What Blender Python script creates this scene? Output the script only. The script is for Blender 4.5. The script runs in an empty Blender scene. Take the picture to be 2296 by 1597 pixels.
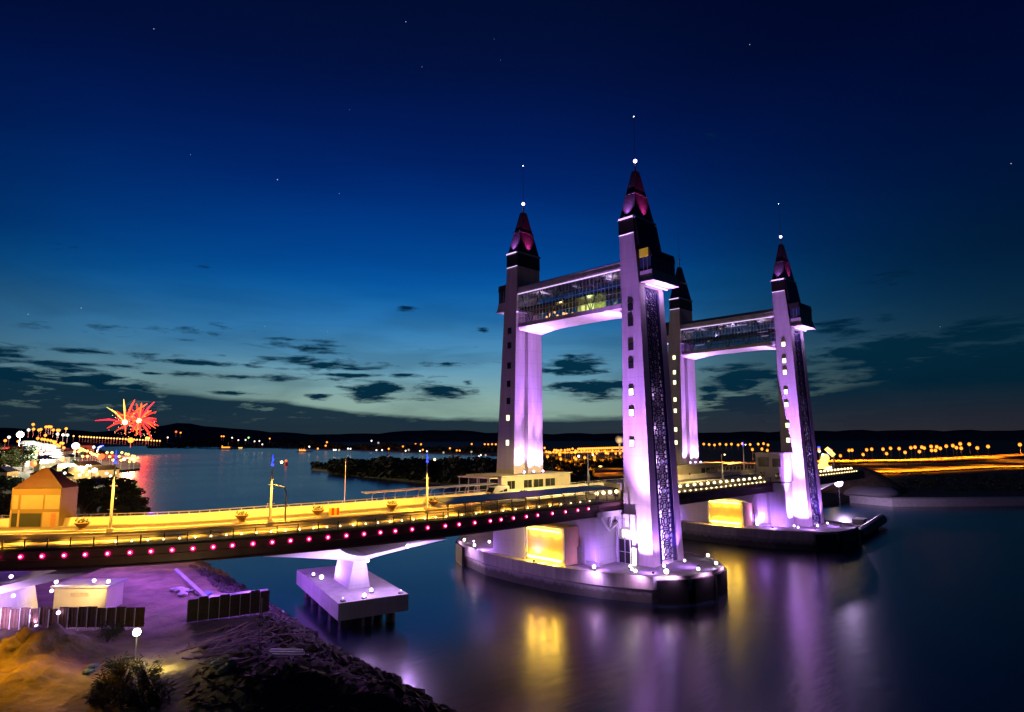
import bpy, bmesh, math, random
import numpy as np
from mathutils import Vector, Matrix
random.seed(7)
R=math.radians
# ------------------------------------------------------------------ camera
F=1393.3;CX=1148.;CY=798.5;PI_=.131;RO=-.0038;AZ=.8036;CZ=27.5
FW=np.array([math.cos(AZ),math.sin(AZ),0]);RT=np.array([math.sin(AZ),-math.cos(AZ),0]);UP=np.array([0,0,1.])
def ray(x,y):
    a=(x-CX)/F;b=-(y-CY)/F;c,s=math.cos(RO),math.sin(RO);a,b=a*c-b*s,a*s+b*c
    return RT*a+FW*(math.cos(PI_)-b*math.sin(PI_))+UP*(math.sin(PI_)+b*math.cos(PI_))
def pz(x,y,z): d=ray(x,y);return Vector(d*(z-CZ)/d[2])+Vector((0,0,CZ))
def pD(x,y,D): d=ray(x,y);return Vector(d*D/math.hypot(d[0],d[1]))+Vector((0,0,CZ))
sc=bpy.context.scene
cd=bpy.data.cameras.new('camera');cam=bpy.data.objects.new('camera',cd);sc.collection.objects.link(cam);sc.camera=cam
cd.sensor_width=36;cd.lens=F/2296*36;cd.clip_start=.5;cd.clip_end=30000
fw=FW*math.cos(PI_)+UP*math.sin(PI_); upv=-FW*math.sin(PI_)+UP*math.cos(PI_)
c_,s_=math.cos(RO),math.sin(RO)
Rv=RT*c_+upv*s_; Uv=-RT*s_+upv*c_
cam.matrix_world=Matrix(((Rv[0],Uv[0],-fw[0],0),(Rv[1],Uv[1],-fw[1],0),(Rv[2],Uv[2],-fw[2],CZ),(0,0,0,1)))
# ------------------------------------------------------------------ exposure
sc.view_settings.view_transform='Standard';sc.view_settings.look='None'
sc.view_settings.exposure=0.0;sc.view_settings.gamma=1
sc.render.engine='CYCLES'
sc.cycles.max_bounces=6;sc.cycles.diffuse_bounces=2;sc.cycles.glossy_bounces=3;sc.cycles.transparent_max_bounces=12
sc.cycles.sample_clamp_indirect=4
# ------------------------------------------------------------------ dusk sky
W=bpy.data.worlds.new("World");sc.world=W;W.use_nodes=True
def sky():
    nt=W.node_tree;nt.nodes.clear();L=nt.links.new
    out=nt.nodes.new('ShaderNodeOutputWorld');bg=nt.nodes.new('ShaderNodeBackground');L(bg.outputs[0],out.inputs[0])
    def m(op,*a):
        n=nt.nodes.new('ShaderNodeMath');n.operation=op
        for i,v in enumerate(a):
            if isinstance(v,(int,float)): n.inputs[i].default_value=v
            else: L(v,n.inputs[i])
        return n.outputs[0]
    def ramp(f,stops):
        n=nt.nodes.new('ShaderNodeValToRGB');cr=n.color_ramp
        while len(cr.elements)<len(stops): cr.elements.new(.5)
        for e,(p,c) in zip(cr.elements,stops):
            e.position=p;e.color=(*c,1) if isinstance(c,tuple) else (c,c,c,1)
        cr.interpolation='B_SPLINE' if len(stops)>5 else 'LINEAR'
        L(f,n.inputs[0]);return n.outputs[0]
    def mix(f,a,b,t='MIX'):
        n=nt.nodes.new('ShaderNodeMixRGB');n.blend_type=t
        for i,v in enumerate((f,a,b)):
            if isinstance(v,(int,float)): n.inputs[i].default_value=v
            elif isinstance(v,tuple): n.inputs[i].default_value=(*v,1)
            else: L(v,n.inputs[i])
        return n.outputs[0]
    tc=nt.nodes.new('ShaderNodeTexCoord');sx=nt.nodes.new('ShaderNodeSeparateXYZ');L(tc.outputs['Generated'],sx.inputs[0])
    x,y,z=sx.outputs
    fr=m('ADD',m('MULTIPLY',x,float(FW[0])),m('MULTIPLY',y,float(FW[1])))
    rr=m('ADD',m('MULTIPLY',x,float(RT[0])),m('MULTIPLY',y,float(RT[1])))
    A=m('ARCTAN2',rr,fr); El=m('ARCSINE',z)
    # cloud coordinates: stretched along the horizon
    cb=nt.nodes.new('ShaderNodeCombineXYZ');L(m('MULTIPLY',A,5.0),cb.inputs[0]);L(m('MULTIPLY',El,26.0),cb.inputs[1])
    def noise(scale,det,rough,off):
        mp=nt.nodes.new('ShaderNodeMapping');mp.inputs['Location'].default_value=(off,off*.7,0);L(cb.outputs[0],mp.inputs[0])
        n=nt.nodes.new('ShaderNodeTexNoise');n.inputs['Scale'].default_value=scale;n.inputs['Detail'].default_value=det
        n.inputs['Roughness'].default_value=rough;n.inputs['Distortion'].default_value=.3;L(mp.outputs[0],n.inputs[0]);return n.outputs[0]
    n1=noise(1.0,5,.55,3.1);n2=noise(3.2,5,.6,9.7);n3=noise(.45,3,.5,20.3)
    Ew=m('ADD',El,m('MULTIPLY',m('SUBTRACT',n3,.5),.05))
    t=m('MULTIPLY',Ew,1/.8)
    col=ramp(t,[(0,(.20,.34,.28)),(.055,(.28,.42,.35)),(.10,(.21,.39,.42)),(.16,(.08,.29,.49)),(.24,(.005,.145,.42)),
                (.34,(.0,.062,.31)),(.50,(.0002,.016,.16)),(.70,(.0006,.006,.05)),(1.0,(.0008,.003,.018))])
    # brightness over azimuth (afterglow left of the towers)
    fa=ramp(m('ADD',m('MULTIPLY',A,.5),.5),[(0,.05),(.12,.40),(.2,.70),(.35,1.0),(.45,1.05),(.56,.95),(.66,.50),(.78,.14),(.9,.08),(1,.05)])
    hi=m('MINIMUM',m('MULTIPLY',m('MAXIMUM',m('SUBTRACT',El,.25),0.),1.6),.5)
    fa=m('ADD',m('MULTIPLY',fa,m('SUBTRACT',1,hi)),m('MULTIPLY',hi,.55))
    col=mix(1,col,fa,'MULTIPLY')
    cloud=(.0012,.020,.044)
    # individual clouds: (pixel x, y, half width, half height, strength)
    blobs=[(560,845,210,9,.9),(820,842,190,8,.8),(430,812,150,8,.8),(1000,815,150,9,.7),(120,815,140,9,.9),(640,760,190,10,.6),(330,795,120,8,.6),(1300,820,120,28,1),(1320,870,120,32,1),(840,878,100,30,1),(985,878,95,24,1),(720,890,42,12,.9),(1048,858,18,10,.9),
           (1665,845,95,36,1),(1875,735,80,22,.8),(2005,620,62,26,.6),(1690,910,120,52,1),(1800,860,90,40,.9),(1850,800,100,26,.7),(2150,830,210,62,1.4),(1990,790,150,40,1.2),(2220,745,130,34,1.),(1900,905,120,40,1.3),(2240,930,150,50,1.3),(1960,940,160,50,1),(1590,880,40,34,.9),
           (1085,742,22,12,.7),(915,690,38,14,.45),(470,590,50,22,.35),(140,560,50,18,.3),(60,840,130,38,.9),(180,855,170,26,.85),(300,868,130,16,.6),
           (30,785,60,14,.8),(40,797,50,9,.8),(200,788,75,9,.7),(265,820,55,7,.7),(340,838,42,5,.8),(310,815,30,5,.6),(400,760,30,6,.5),(530,882,95,6,.7),
           (650,808,150,24,.75),(760,820,160,22,.75),(690,780,120,18,.55),(480,740,160,20,.4),(250,740,180,18,.35),(980,770,120,18,.35),(1590,300,30,22,.25),(1960,860,150,60,.6),(2120,900,180,90,.7),(2080,790,170,40,.45),(2230,800,120,60,.5),(2010,720,130,30,.35)]
    tot=None
    for bx,by,hw,hh,s in blobs:
        d=ray(bx,by);a0=math.atan2(float(d@RT),float(d@FW));e0=math.asin(float(d[2]/np.linalg.norm(d)))
        da=m('MULTIPLY',m('SUBTRACT',A,a0),F/hw*.93);de=m('MULTIPLY',m('SUBTRACT',El,e0),F/hh*.97)
        q=m('SUBTRACT',1.15,m('SQRT',m('ADD',m('MULTIPLY',da,da),m('MULTIPLY',de,de))))
        q=m('MULTIPLY',m('MAXIMUM',q,0),s*.8)
        tot=q if tot is None else m('MAXIMUM',tot,q)
    nn=m('ADD',m('MULTIPLY',n1,.6),m('MULTIPLY',n2,.55))
    nf=noise(4.5,6,.62,33.)
    nn=m('ADD',m('MULTIPLY',n2,1.0),m('MULTIPLY',nf,.4))
    cm=m('MULTIPLY',m('SUBTRACT',m('ADD',m('MULTIPLY',tot,1.35),m('MULTIPLY',m('SUBTRACT',nn,.70),2.5)),.40),2.3)
    cm=m('MULTIPLY',cm,m('MINIMUM',m('MULTIPLY',tot,5.0),.97))
    cm=m('MINIMUM',m('MAXIMUM',cm,0),1)
    # bank of cloud along the horizon; its top edge follows the azimuth
    top=ramp(m('ADD',m('MULTIPLY',A,.5),.5),[(0,.10),(.14,.085),(.22,.078),(.30,.064),(.36,.046),(.46,.034),(.56,.034),(.63,.04),(.70,.055),(.80,.10),(.95,.12),(1,.12)])
    bk=m('SUBTRACT',m('ADD',top,m('MULTIPLY',m('SUBTRACT',n1,.5),.035)),El)
    bk=m('MINIMUM',m('MAXIMUM',m('MULTIPLY',bk,110.),0),1)
    wisp=m('MINIMUM',m('MAXIMUM',m('MULTIPLY',m('SUBTRACT',n2,.56),6.),0),.45)
    bk=m('MULTIPLY',bk,m('SUBTRACT',.97,m('MULTIPLY',wisp,m('MAXIMUM',m('MULTIPLY',m('SUBTRACT',El,.02),30.),0))))
    cov=m('MINIMUM',m('MAXIMUM',cm,bk),1)
    ccol=ramp(m('MULTIPLY',El,5.),[(0,(.0035,.016,.032)),(.3,(.0012,.022,.046)),(.6,(.0012,.028,.058)),(1,(.001,.02,.06))])
    nv=noise(.75,5,.55,51.)
    rt_=m('MULTIPLY',m('MINIMUM',m('MAXIMUM',m('SUBTRACT',A,.18),0.),.4),.55)
    veil=m('MULTIPLY',m('MINIMUM',m('MAXIMUM',m('MULTIPLY',m('SUBTRACT',m('ADD',nv,rt_),.45),5.0),0),.9),m('MAXIMUM',m('MINIMUM',m('SUBTRACT',1.5,m('MULTIPLY',El,5.0)),1.),0))
    col=mix(m('MULTIPLY',veil,m('ADD',.55,rt_)),col,mix(.35,ccol,col))
    ccol=mix(1,ccol,ramp(m('ADD',m('MULTIPLY',A,.5),.5),[(0,.8),(.3,1.),(.6,1.),(.8,.7),(1,.5)]),'MULTIPLY')
    col=mix(cov,col,ccol)
    gl=m('MULTIPLY',m('MAXIMUM',m('SUBTRACT',1,m('MULTIPLY',m('ABSOLUTE',El),14.)),0),ramp(m('ADD',m('MULTIPLY',A,.5),.5),[(0,.1),(.25,.3),(.5,.25),(.6,.8),(.8,1.),(1,.6)]))
    col=mix(1,col,mix(gl,(0,0,0),(.022,.010,.006)),'ADD')
    L(col,bg.inputs[0]);bg.inputs[1].default_value=1.0
sky()
# ------------------------------------------------------------------ materials
MAT={}
def mat(name,col,rough=.6,metal=0,var=.15,nscale=.6,bump=0,bscale=4,stretch=(1,1,1),emit=None,estr=0,far=False,coat=0,trans=0):
    if name in MAT: return MAT[name]
    M=bpy.data.materials.new(name);M.use_nodes=True;nt=M.node_tree;b=nt.nodes['Principled BSDF'];L=nt.links.new
    b.inputs['Base Color'].default_value=(*col,1);b.inputs['Roughness'].default_value=rough;b.inputs['Metallic'].default_value=metal
    if coat: b.inputs['Coat Weight'].default_value=coat
    if var or bump:
        tc=nt.nodes.new('ShaderNodeTexCoord');mp=nt.nodes.new('ShaderNodeMapping');mp.inputs['Scale'].default_value=stretch
        L(tc.outputs['Object'],mp.inputs[0])
        n=nt.nodes.new('ShaderNodeTexNoise');n.inputs['Scale'].default_value=nscale;n.inputs['Detail'].default_value=7;n.inputs['Roughness'].default_value=.62
        L(mp.outputs[0],n.inputs[0])
        cr=nt.nodes.new('ShaderNodeValToRGB');cr.color_ramp.elements[0].position=.3;cr.color_ramp.elements[1].position=.72
        lo=tuple(c*(1-var) for c in col);hi=tuple(min(1,c*(1+var*.7)) for c in col)
        cr.color_ramp.elements[0].color=(*lo,1);cr.color_ramp.elements[1].color=(*hi,1)
        L(n.outputs[0],cr.inputs[0]);L(cr.outputs[0],b.inputs['Base Color'])
        if bump:
            n2=nt.nodes.new('ShaderNodeTexNoise');n2.inputs['Scale'].default_value=bscale;n2.inputs['Detail'].default_value=6
            L(mp.outputs[0],n2.inputs[0]);bp=nt.nodes.new('ShaderNodeBump');bp.inputs['Strength'].default_value=bump;bp.inputs['Distance'].default_value=.3
            L(n2.outputs[0],bp.inputs['Height']);L(bp.outputs[0],b.inputs['Normal'])
    if emit: 
        b.inputs['Emission Color'].default_value=(*emit,1);b.inputs['Emission Strength'].default_value=estr
        if far: M.cycles.emission_sampling='NONE'
    MAT[name]=M;return M
def concrete(name,col,var=.14,band=3.0,rough=.75,tide=None):
    """cast concrete: vertical weather streaks, pour joints every `band` metres"""
    M=bpy.data.materials.new(name);M.use_nodes=True;nt=M.node_tree;b=nt.nodes['Principled BSDF'];L=nt.links.new
    b.inputs['Roughness'].default_value=rough
    tc=nt.nodes.new('ShaderNodeTexCoord');mp=nt.nodes.new('ShaderNodeMapping');mp.inputs['Scale'].default_value=(1,1,.12);L(tc.outputs['Object'],mp.inputs[0])
    n=nt.nodes.new('ShaderNodeTexNoise');n.inputs['Scale'].default_value=.9;n.inputs['Detail'].default_value=8;n.inputs['Roughness'].default_value=.65;L(mp.outputs[0],n.inputs[0])
    cr=nt.nodes.new('ShaderNodeValToRGB');cr.color_ramp.elements[0].position=.28;cr.color_ramp.elements[1].position=.7
    cr.color_ramp.elements[0].color=(*[c*(1-var) for c in col],1);cr.color_ramp.elements[1].color=(*[min(1,c*(1+var*.5)) for c in col],1);L(n.outputs[0],cr.inputs[0])
    sx=nt.nodes.new('ShaderNodeSeparateXYZ');L(tc.outputs['Object'],sx.inputs[0])
    md=nt.nodes.new('ShaderNodeMath');md.operation='FRACT';dv=nt.nodes.new('ShaderNodeMath');dv.operation='DIVIDE';dv.inputs[1].default_value=band
    L(sx.outputs[2],dv.inputs[0]);L(dv.outputs[0],md.inputs[0])
    lt=nt.nodes.new('ShaderNodeMath');lt.operation='LESS_THAN';lt.inputs[1].default_value=.035;L(md.outputs[0],lt.inputs[0])
    mu=nt.nodes.new('ShaderNodeMath');mu.operation='MULTIPLY';mu.inputs[1].default_value=.3;L(lt.outputs[0],mu.inputs[0])
    mx=nt.nodes.new('ShaderNodeMixRGB');mx.inputs[2].default_value=(*[c*.45 for c in col],1);L(mu.outputs[0],mx.inputs[0]);L(cr.outputs[0],mx.inputs[1]);L(mx.outputs[0],b.inputs['Base Color'])
    n2=nt.nodes.new('ShaderNodeTexNoise');n2.inputs['Scale'].default_value=2.5;n2.inputs['Detail'].default_value=5;L(tc.outputs['Object'],n2.inputs[0])
    bp=nt.nodes.new('ShaderNodeBump');bp.inputs['Strength'].default_value=.15;bp.inputs['Distance'].default_value=.1;L(n2.outputs[0],bp.inputs['Height']);L(bp.outputs[0],b.inputs['Normal'])
    if tide:
        a=nt.nodes.new('ShaderNodeMath');a.operation='MULTIPLY_ADD';L(n.outputs[0],a.inputs[0]);a.inputs[1].default_value=-2.2;L(sx.outputs[2],a.inputs[2])
        r=nt.nodes.new('ShaderNodeMapRange');r.inputs[1].default_value=tide-1.5;r.inputs[2].default_value=tide-.7;r.inputs[3].default_value=.85;r.inputs[4].default_value=0;L(a.outputs[0],r.inputs[0])
        m2=nt.nodes.new('ShaderNodeMixRGB');m2.inputs[2].default_value=(.035,.04,.03,1);L(r.outputs[0],m2.inputs[0]);L(mx.outputs[0],m2.inputs[1]);L(m2.outputs[0],b.inputs['Base Color'])
    MAT[name]=M;return M
CW=concrete('tower_paint',(.56,.50,.45),.22);CPT=concrete('tidal_concrete',(.42,.39,.38),.34,1.6,.8,1.6);CP=concrete('pier_concrete',(.42,.40,.39),.25,1.6,.8)
CWH=concrete('white_concrete',(.62,.60,.60),.15,2.4)
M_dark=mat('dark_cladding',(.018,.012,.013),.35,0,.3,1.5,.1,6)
M_slate=mat('spire_tiles',(.06,.035,.06),.25,.35,.35,2.,.25,5)
M_beige=mat('cream_render',(.58,.52,.40),.7,0,.12,.5,.08,5)
M_deep=mat('orange_render',(.11,.075,.03),.7,0,.12,.5,.08,5)
M_asph=mat('asphalt',(.11,.10,.09),.75,0,.25,.5,.2,9)
M_walk=mat('walkway_paving',(.30,.26,.2),.7,0,.2,.8,.1,7)
M_girder=mat('girder_paint',(.16,.075,.075),.45,0,.3,.4,.1,3,(1,1,.3))
M_barr=mat('barrier_concrete',(.55,.52,.45),.65,0,.15,.6,.1,5)
M_white=mat('white_paint',(.75,.75,.72),.4,0,.06,1)
M_mark=mat('road_paint',(.7,.68,.6),.6,0,.15,3)
M_steel=mat('galvanised_steel',(.42,.42,.43),.4,.6,.15,2)
M_black=mat('black_metal',(.02,.02,.022),.45,.3,.2,3)
M_red=mat('red_roof',(.035,.007,.004),.55,0,.3,1.5,.3,10)
M_sand=mat('sand',(.22,.165,.10),.95,0,.5,.3,.7,1.2)
M_earth=mat('dark_earth',(.045,.034,.028),.95,0,.5,.8,.8,3)
M_rock=mat('riprap',(.05,.04,.037),.85,0,.4,1.2,.5,4)
M_wood=mat('weathered_timber',(.14,.075,.045),.8,0,.4,1.5,.3,6,(1,8,1))
M_fence=mat('corrugated_sheet',(.06,.04,.03),.5,.3,.4,1.5)
M_trunk=mat('bark',(.07,.05,.035),.9,0,.3,3,.3,8)
M_leaf=mat('foliage',(.035,.055,.022),.75,0,.5,.35)
M_leafd=mat('dark_foliage',(.016,.026,.014),.8,0,.5,.35)
M_land=mat('far_ground',(.12,.085,.055),.95,0,.4,.02,.2,.1)
M_hill=mat('hills',(.06,.11,.17),1,0,.2,.001)  # bluish haze of distance put into the base colour
M_grass=mat('dark_grass',(.035,.035,.02),.95,0,.4,.05,.3,.4)
M_canroof=mat('canopy_roofing',(.03,.045,.035),.4,.1,.35,.6)
M_yellow=mat('yellow_panel',(.75,.6,.03),.5,0,.1,1,emit=(.9,.7,.02),estr=.12)
M_tarp=mat('blue_tarpaulin',(.08,.2,.4),.6,0,.3,2)
M_bag=mat('debris_bag',(.55,.52,.55),.8,0,.2,3,.4,8)
def glassmat(name,tint=(.5,.55,.6),mixf=.28):
    M=bpy.data.materials.new(name);M.use_nodes=True;nt=M.node_tree;nt.nodes.clear();L=nt.links.new
    o=nt.nodes.new('ShaderNodeOutputMaterial');t=nt.nodes.new('ShaderNodeBsdfTransparent');t.inputs[0].default_value=(*tint,1)
    g=nt.nodes.new('ShaderNodeBsdfGlossy');g.inputs['Roughness'].default_value=.08;g.inputs[0].default_value=(.8,.8,.85,1)
    x=nt.nodes.new('ShaderNodeMixShader');x.inputs[0].default_value=mixf;L(t.outputs[0],x.inputs[1]);L(g.outputs[0],x.inputs[2]);L(x.outputs[0],o.inputs[0])
    MAT[name]=M;return M
M_glass=glassmat('tinted_glass',(.75,.75,.8),.12)
M_wdark=mat('dark_window_glass',(.02,.025,.02),.12,0,0)
def emat(name,col,s,far=False): return mat(name,tuple(min(.8,c) for c in col),.5,0,0,emit=col,estr=s,far=far)
E_win=emat('lit_window',(1,.92,.48),2.4);E_bulb=emat('warm_bulb',(1,.72,.3),6);E_pur=emat('purple_lens',(.85,.55,1),7)
E_white=emat('white_lens',(1,.93,.72),7);E_mag=emat('magenta_lens',(1,.62,.85),6);E_magr=emat('magenta_rim',(1,.012,.17),1.9)
E_strip=emat('pale_purple_strip',(.78,.55,1),1.3);E_yel=emat('yellow_tube',(1,.72,.12),9);E_blue=emat('blue_led',(.03,.05,1),3.5)
E_org=emat('sodium_lamp',(1,.30,.03),2.6,True);E_orgr=emat('sodium_lantern_rim',(1,.20,.0),1.2,True);E_wf=emat('far_white_lamp',(1,.95,.78),2.5,True)
E_redf=emat('far_red_lamp',(1,.12,.03),2.5,True);E_grf=emat('far_green_lamp',(.3,1,.3),2,True);E_yf=emat('far_yellow_lamp',(1,.62,.14),2.4,True)
E_fire=emat('firework_red',(1,.055,.03),1.25,True);E_fire2=emat('firework_orange',(1,.16,.03),1.4,True);E_fireg=emat('firework_green',(.75,.95,.15),1.1,True);E_firep=emat('firework_pink',(1,.03,.10),1.0,True);E_core=emat('firework_core',(1,.8,.3),5,True)
E_star=emat('star_light',(.8,.85,1),.8,True);E_tent=emat('lit_awning',(1,.97,.80),.9,True);E_dim=emat('dim_house_window',(.8,.8,.55),.5,True)
E_work=emat('work_lamp',(1,.97,.7),40)
# ------------------------------------------------------------------ mesh helpers
COL=sc.collection
class MB:
    def __init__(s): s.v=[];s.f=[]
    def add(s,vs,fs):
        o=len(s.v);s.v+= [tuple(v) for v in vs];s.f+=[tuple(i+o for i in f) for f in fs];return s
    def box(s,x0,x1,y0,y1,z0,z1):
        return s.add([(x0,y0,z0),(x1,y0,z0),(x1,y1,z0),(x0,y1,z0),(x0,y0,z1),(x1,y0,z1),(x1,y1,z1),(x0,y1,z1)],
                     [(0,3,2,1),(4,5,6,7),(0,1,5,4),(1,2,6,5),(2,3,7,6),(3,0,4,7)])
    def obox(s,c,ax,l,w,h):    # oriented box: centre-bottom c, axis ax (2D), length, width, height
        ax=Vector((ax[0],ax[1],0)).normalized();n=Vector((-ax.y,ax.x,0));c=Vector(c);P=[]
        for z in (0,h):
            for a,b in ((-1,-1),(1,-1),(1,1),(-1,1)): P.append(c+ax*a*l/2+n*b*w/2+Vector((0,0,z)))
        return s.add(P,[(0,3,2,1),(4,5,6,7),(0,1,5,4),(1,2,6,5),(2,3,7,6),(3,0,4,7)])
    def loft(s,rings,cap=True):
        n=len(rings[0]);V=[p for r in rings for p in r];Fs=[]
        for k in range(len(rings)-1):
            for i in range(n):
                j=(i+1)%n;Fs.append((k*n+i,k*n+j,(k+1)*n+j,(k+1)*n+i))
        if cap: Fs.append(tuple(range(n-1,-1,-1)));Fs.append(tuple((len(rings)-1)*n+i for i in range(n)))
        return s.add(V,Fs)
    def prism(s,poly,z0,z1): return s.loft([[(x,y,z0) for x,y in poly],[(x,y,z1) for x,y in poly]])
    def tube(s,pts,r,n=6):
        pts=[Vector(p) for p in pts];rr=r if isinstance(r,(list,tuple)) else [r]*len(pts);rings=[]
        for i,p in enumerate(pts):
            d=(pts[min(i+1,len(pts)-1)]-pts[max(i-1,0)]).normalized()
            a=d.orthogonal().normalized() if i==0 else (a-d*a.dot(d)).normalized();b=d.cross(a)
            rings.append([p+(a*math.cos(t)+b*math.sin(t))*rr[i] for t in [2*math.pi*k/n for k in range(n)]])
        return s.loft(rings)
    def ball(s,c,r,n=8,m=5,sz=1):
        c=Vector(c);rings=[]
        for j in range(m+1):
            t=math.pi*j/m;q=max(math.sin(t),.02);rings.append([c+Vector((r*q*math.cos(2*math.pi*k/n),r*q*math.sin(2*math.pi*k/n),-r*sz*math.cos(t))) for k in range(n)])
        return s.loft(rings)
    def build(s,name,m,parent=None,smooth=False,loc=None):
        me=bpy.data.meshes.new(name);me.from_pydata(s.v,[],s.f);me.update()
        bm=bmesh.new();bm.from_mesh(me);bmesh.ops.recalc_face_normals(bm,faces=bm.faces);bm.to_mesh(me);bm.free()
        me.materials.append(m)
        if smooth:
            for p in me.polygons: p.use_smooth=True
        o=bpy.data.objects.new(name,me);COL.objects.link(o)
        if parent: o.parent=parent
        if loc: o.location=loc
        return o
def tag(o,label=None,cat=None,group=None,kind=None):
    if label:o['label']=label
    if cat:o['category']=cat
    if group:o['group']=group
    if kind:o['kind']=kind
    return o
def thing(name,label,cat,loc=(0,0,0),rz=0,group=None):
    o=bpy.data.objects.new(name,None);COL.objects.link(o);o.location=loc;o.rotation_euler=(0,0,rz);return tag(o,label,cat,group)
def copy_tree(o,parent=None):
    c=o.copy();COL.objects.link(c);c.parent=parent
    for ch in list(o.children): copy_tree(ch,c)
    return c
def struct(mb,name,m,smooth=False): return tag(mb.build(name,m,None,smooth),kind='structure')
def light(kind,loc,col,energy,parent=None,target=None,angle=60,blend=.6,size=.3,name=None):
    d=bpy.data.lights.new(name or kind.lower()+'_lamp_light',kind);d.color=col;d.energy=energy
    if kind in('SPOT','POINT'): d.shadow_soft_size=size
    if kind=='SPOT': d.spot_size=R(angle);d.spot_blend=blend
    o=bpy.data.objects.new(d.name,d);COL.objects.link(o)
    if parent: o.parent=parent
    o.location=loc
    if target is not None:
        o.rotation_euler=(Vector(target)-Vector(loc)).to_track_quat('-Z','Y').to_euler()
    return o,d
PUR=(.45,.19,1.0);PUR2=(.62,.36,1.0);SOD=(1.,.44,.04)
UC=104.5   # axis of near portal; far portal is 72 m on
MID=87.5
# ------------------------------------------------------------------ water
def water():
    M=bpy.data.materials.new('estuary_water');M.use_nodes=True;nt=M.node_tree;b=nt.nodes['Principled BSDF'];L=nt.links.new
    b.inputs['Base Color'].default_value=(.002,.012,.028,1);b.inputs['Roughness'].default_value=.17;b.inputs['IOR'].default_value=1.6
    b.inputs['Specular IOR Level'].default_value=1.0
    tc=nt.nodes.new('ShaderNodeTexCoord');n=nt.nodes.new('ShaderNodeTexNoise');n.inputs['Scale'].default_value=.35;n.inputs['Detail'].default_value=4
    mp=nt.nodes.new('ShaderNodeMapping');mp.inputs['Rotation'].default_value=(0,0,.6);mp.inputs['Scale'].default_value=(1,2.2,1);L(tc.outputs['Object'],mp.inputs[0]);L(mp.outputs[0],n.inputs[0])
    bp=nt.nodes.new('ShaderNodeBump');bp.inputs['Strength'].default_value=.09;bp.inputs['Distance'].default_value=.3;L(n.outputs[0],bp.inputs['Height']);L(bp.outputs[0],b.inputs['Normal'])
    n2=nt.nodes.new('ShaderNodeTexNoise');n2.inputs['Scale'].default_value=.006;n2.inputs['Detail'].default_value=5;L(mp.outputs[0],n2.inputs[0])
    cr=nt.nodes.new('ShaderNodeMapRange');cr.inputs[3].default_value=.17;cr.inputs[4].default_value=.30;L(n2.outputs[0],cr.inputs[0]);L(cr.outputs[0],b.inputs['Roughness'])
    mb=MB();mb.add([(-9000,-9000,0),(14000,-9000,0),(14000,14000,0),(-9000,14000,0)],[(0,1,2,3)])
    struct(mb,'water',M)
water()
# ------------------------------------------------------------------ construction-site ground (left bank)
SH=[(-60,36),(0,38),(51,41.5),(67,42.5),(76,42.2),(97,44.5),(114,46),(146,50),(180,54),(254,66),(363,88),(420,96)]
def ush(w): return float(np.interp(w,[a for a,b in SH],[b for a,b in SH]))
def hsh(u,w):
    return math.sin(u*.31+w*.17)+math.sin(u*.13-w*.29+1)+.6*math.sin(u*.7+w*.5+2)+.5*math.sin(w*.83-u*.44)
MOUND=[]
for (x,y,r,h) in [(70,1475,5.5,2.0),(20,1500,5,1.6),(150,1465,3.5,.9),(60,1540,6,1.5),(470,1460,3.5,1.0),(520,1500,5,1.4),(600,1540,6,1.6),(700,1540,5,1.3),(300,1500,2.2,.8),(720,1480,4,.7),(850,1570,5,1.0)]:
    p=pz(x,y,3);MOUND.append((p.x,p.y,r,h))
def gh(u,w):
    d=ush(w)+.5*math.sin(w*.9)+.35*math.sin(w*2.3)-u
    base=3.0+.10*hsh(u,w)
    z=base if d>7 else (-1.5+(base+1.5)*max(0,(d+2)/9)**.8 if d>-2 else -1.5)
    if w<140:
        for mx,my,r,h in MOUND:
            q=((u-mx)**2+(w-my)**2)/(r*r)
            if q<4: z+=h*math.exp(-q*1.6)*(1+.25*math.sin(u*2.1)*math.cos(w*1.7))
    return z
def site():
    mb=MB();us=[-60+2*k for k in range(16)]+[-28+.8*k for k in range(100)];ws=[-20+2.0*k for k in range(25)]+[30+.8*k for k in range(150)]+[150+6*k for k in range(36)]
    V=[];nw=len(ws)
    for w in ws:
        off=ush(w)-50
        for u in us:
            uu=u+(off+3 if u>-28 else (off+3)*(u+60)/32.);uu=min(uu,ush(w)+4)
            V.append((uu,w,gh(uu,w)))
    n=len(us);Fs=[(j*n+i,j*n+i+1,(j+1)*n+i+1,(j+1)*n+i) for j in range(nw-1) for i in range(n-1)]
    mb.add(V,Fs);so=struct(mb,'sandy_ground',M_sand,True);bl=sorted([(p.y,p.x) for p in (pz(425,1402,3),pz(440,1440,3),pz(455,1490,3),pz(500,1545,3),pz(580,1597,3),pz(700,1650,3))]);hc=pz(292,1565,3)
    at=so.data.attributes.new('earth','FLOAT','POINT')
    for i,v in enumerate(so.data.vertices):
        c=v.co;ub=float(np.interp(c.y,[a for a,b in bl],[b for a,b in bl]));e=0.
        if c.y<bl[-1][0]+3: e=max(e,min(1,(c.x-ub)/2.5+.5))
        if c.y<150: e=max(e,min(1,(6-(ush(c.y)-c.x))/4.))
        e=max(e,min(1,(7-math.hypot(c.x-hc.x,c.y-hc.y))/3.))  # darker ground colour in a circle round the shrubs
        at.data[i].value=max(0,e)
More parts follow.
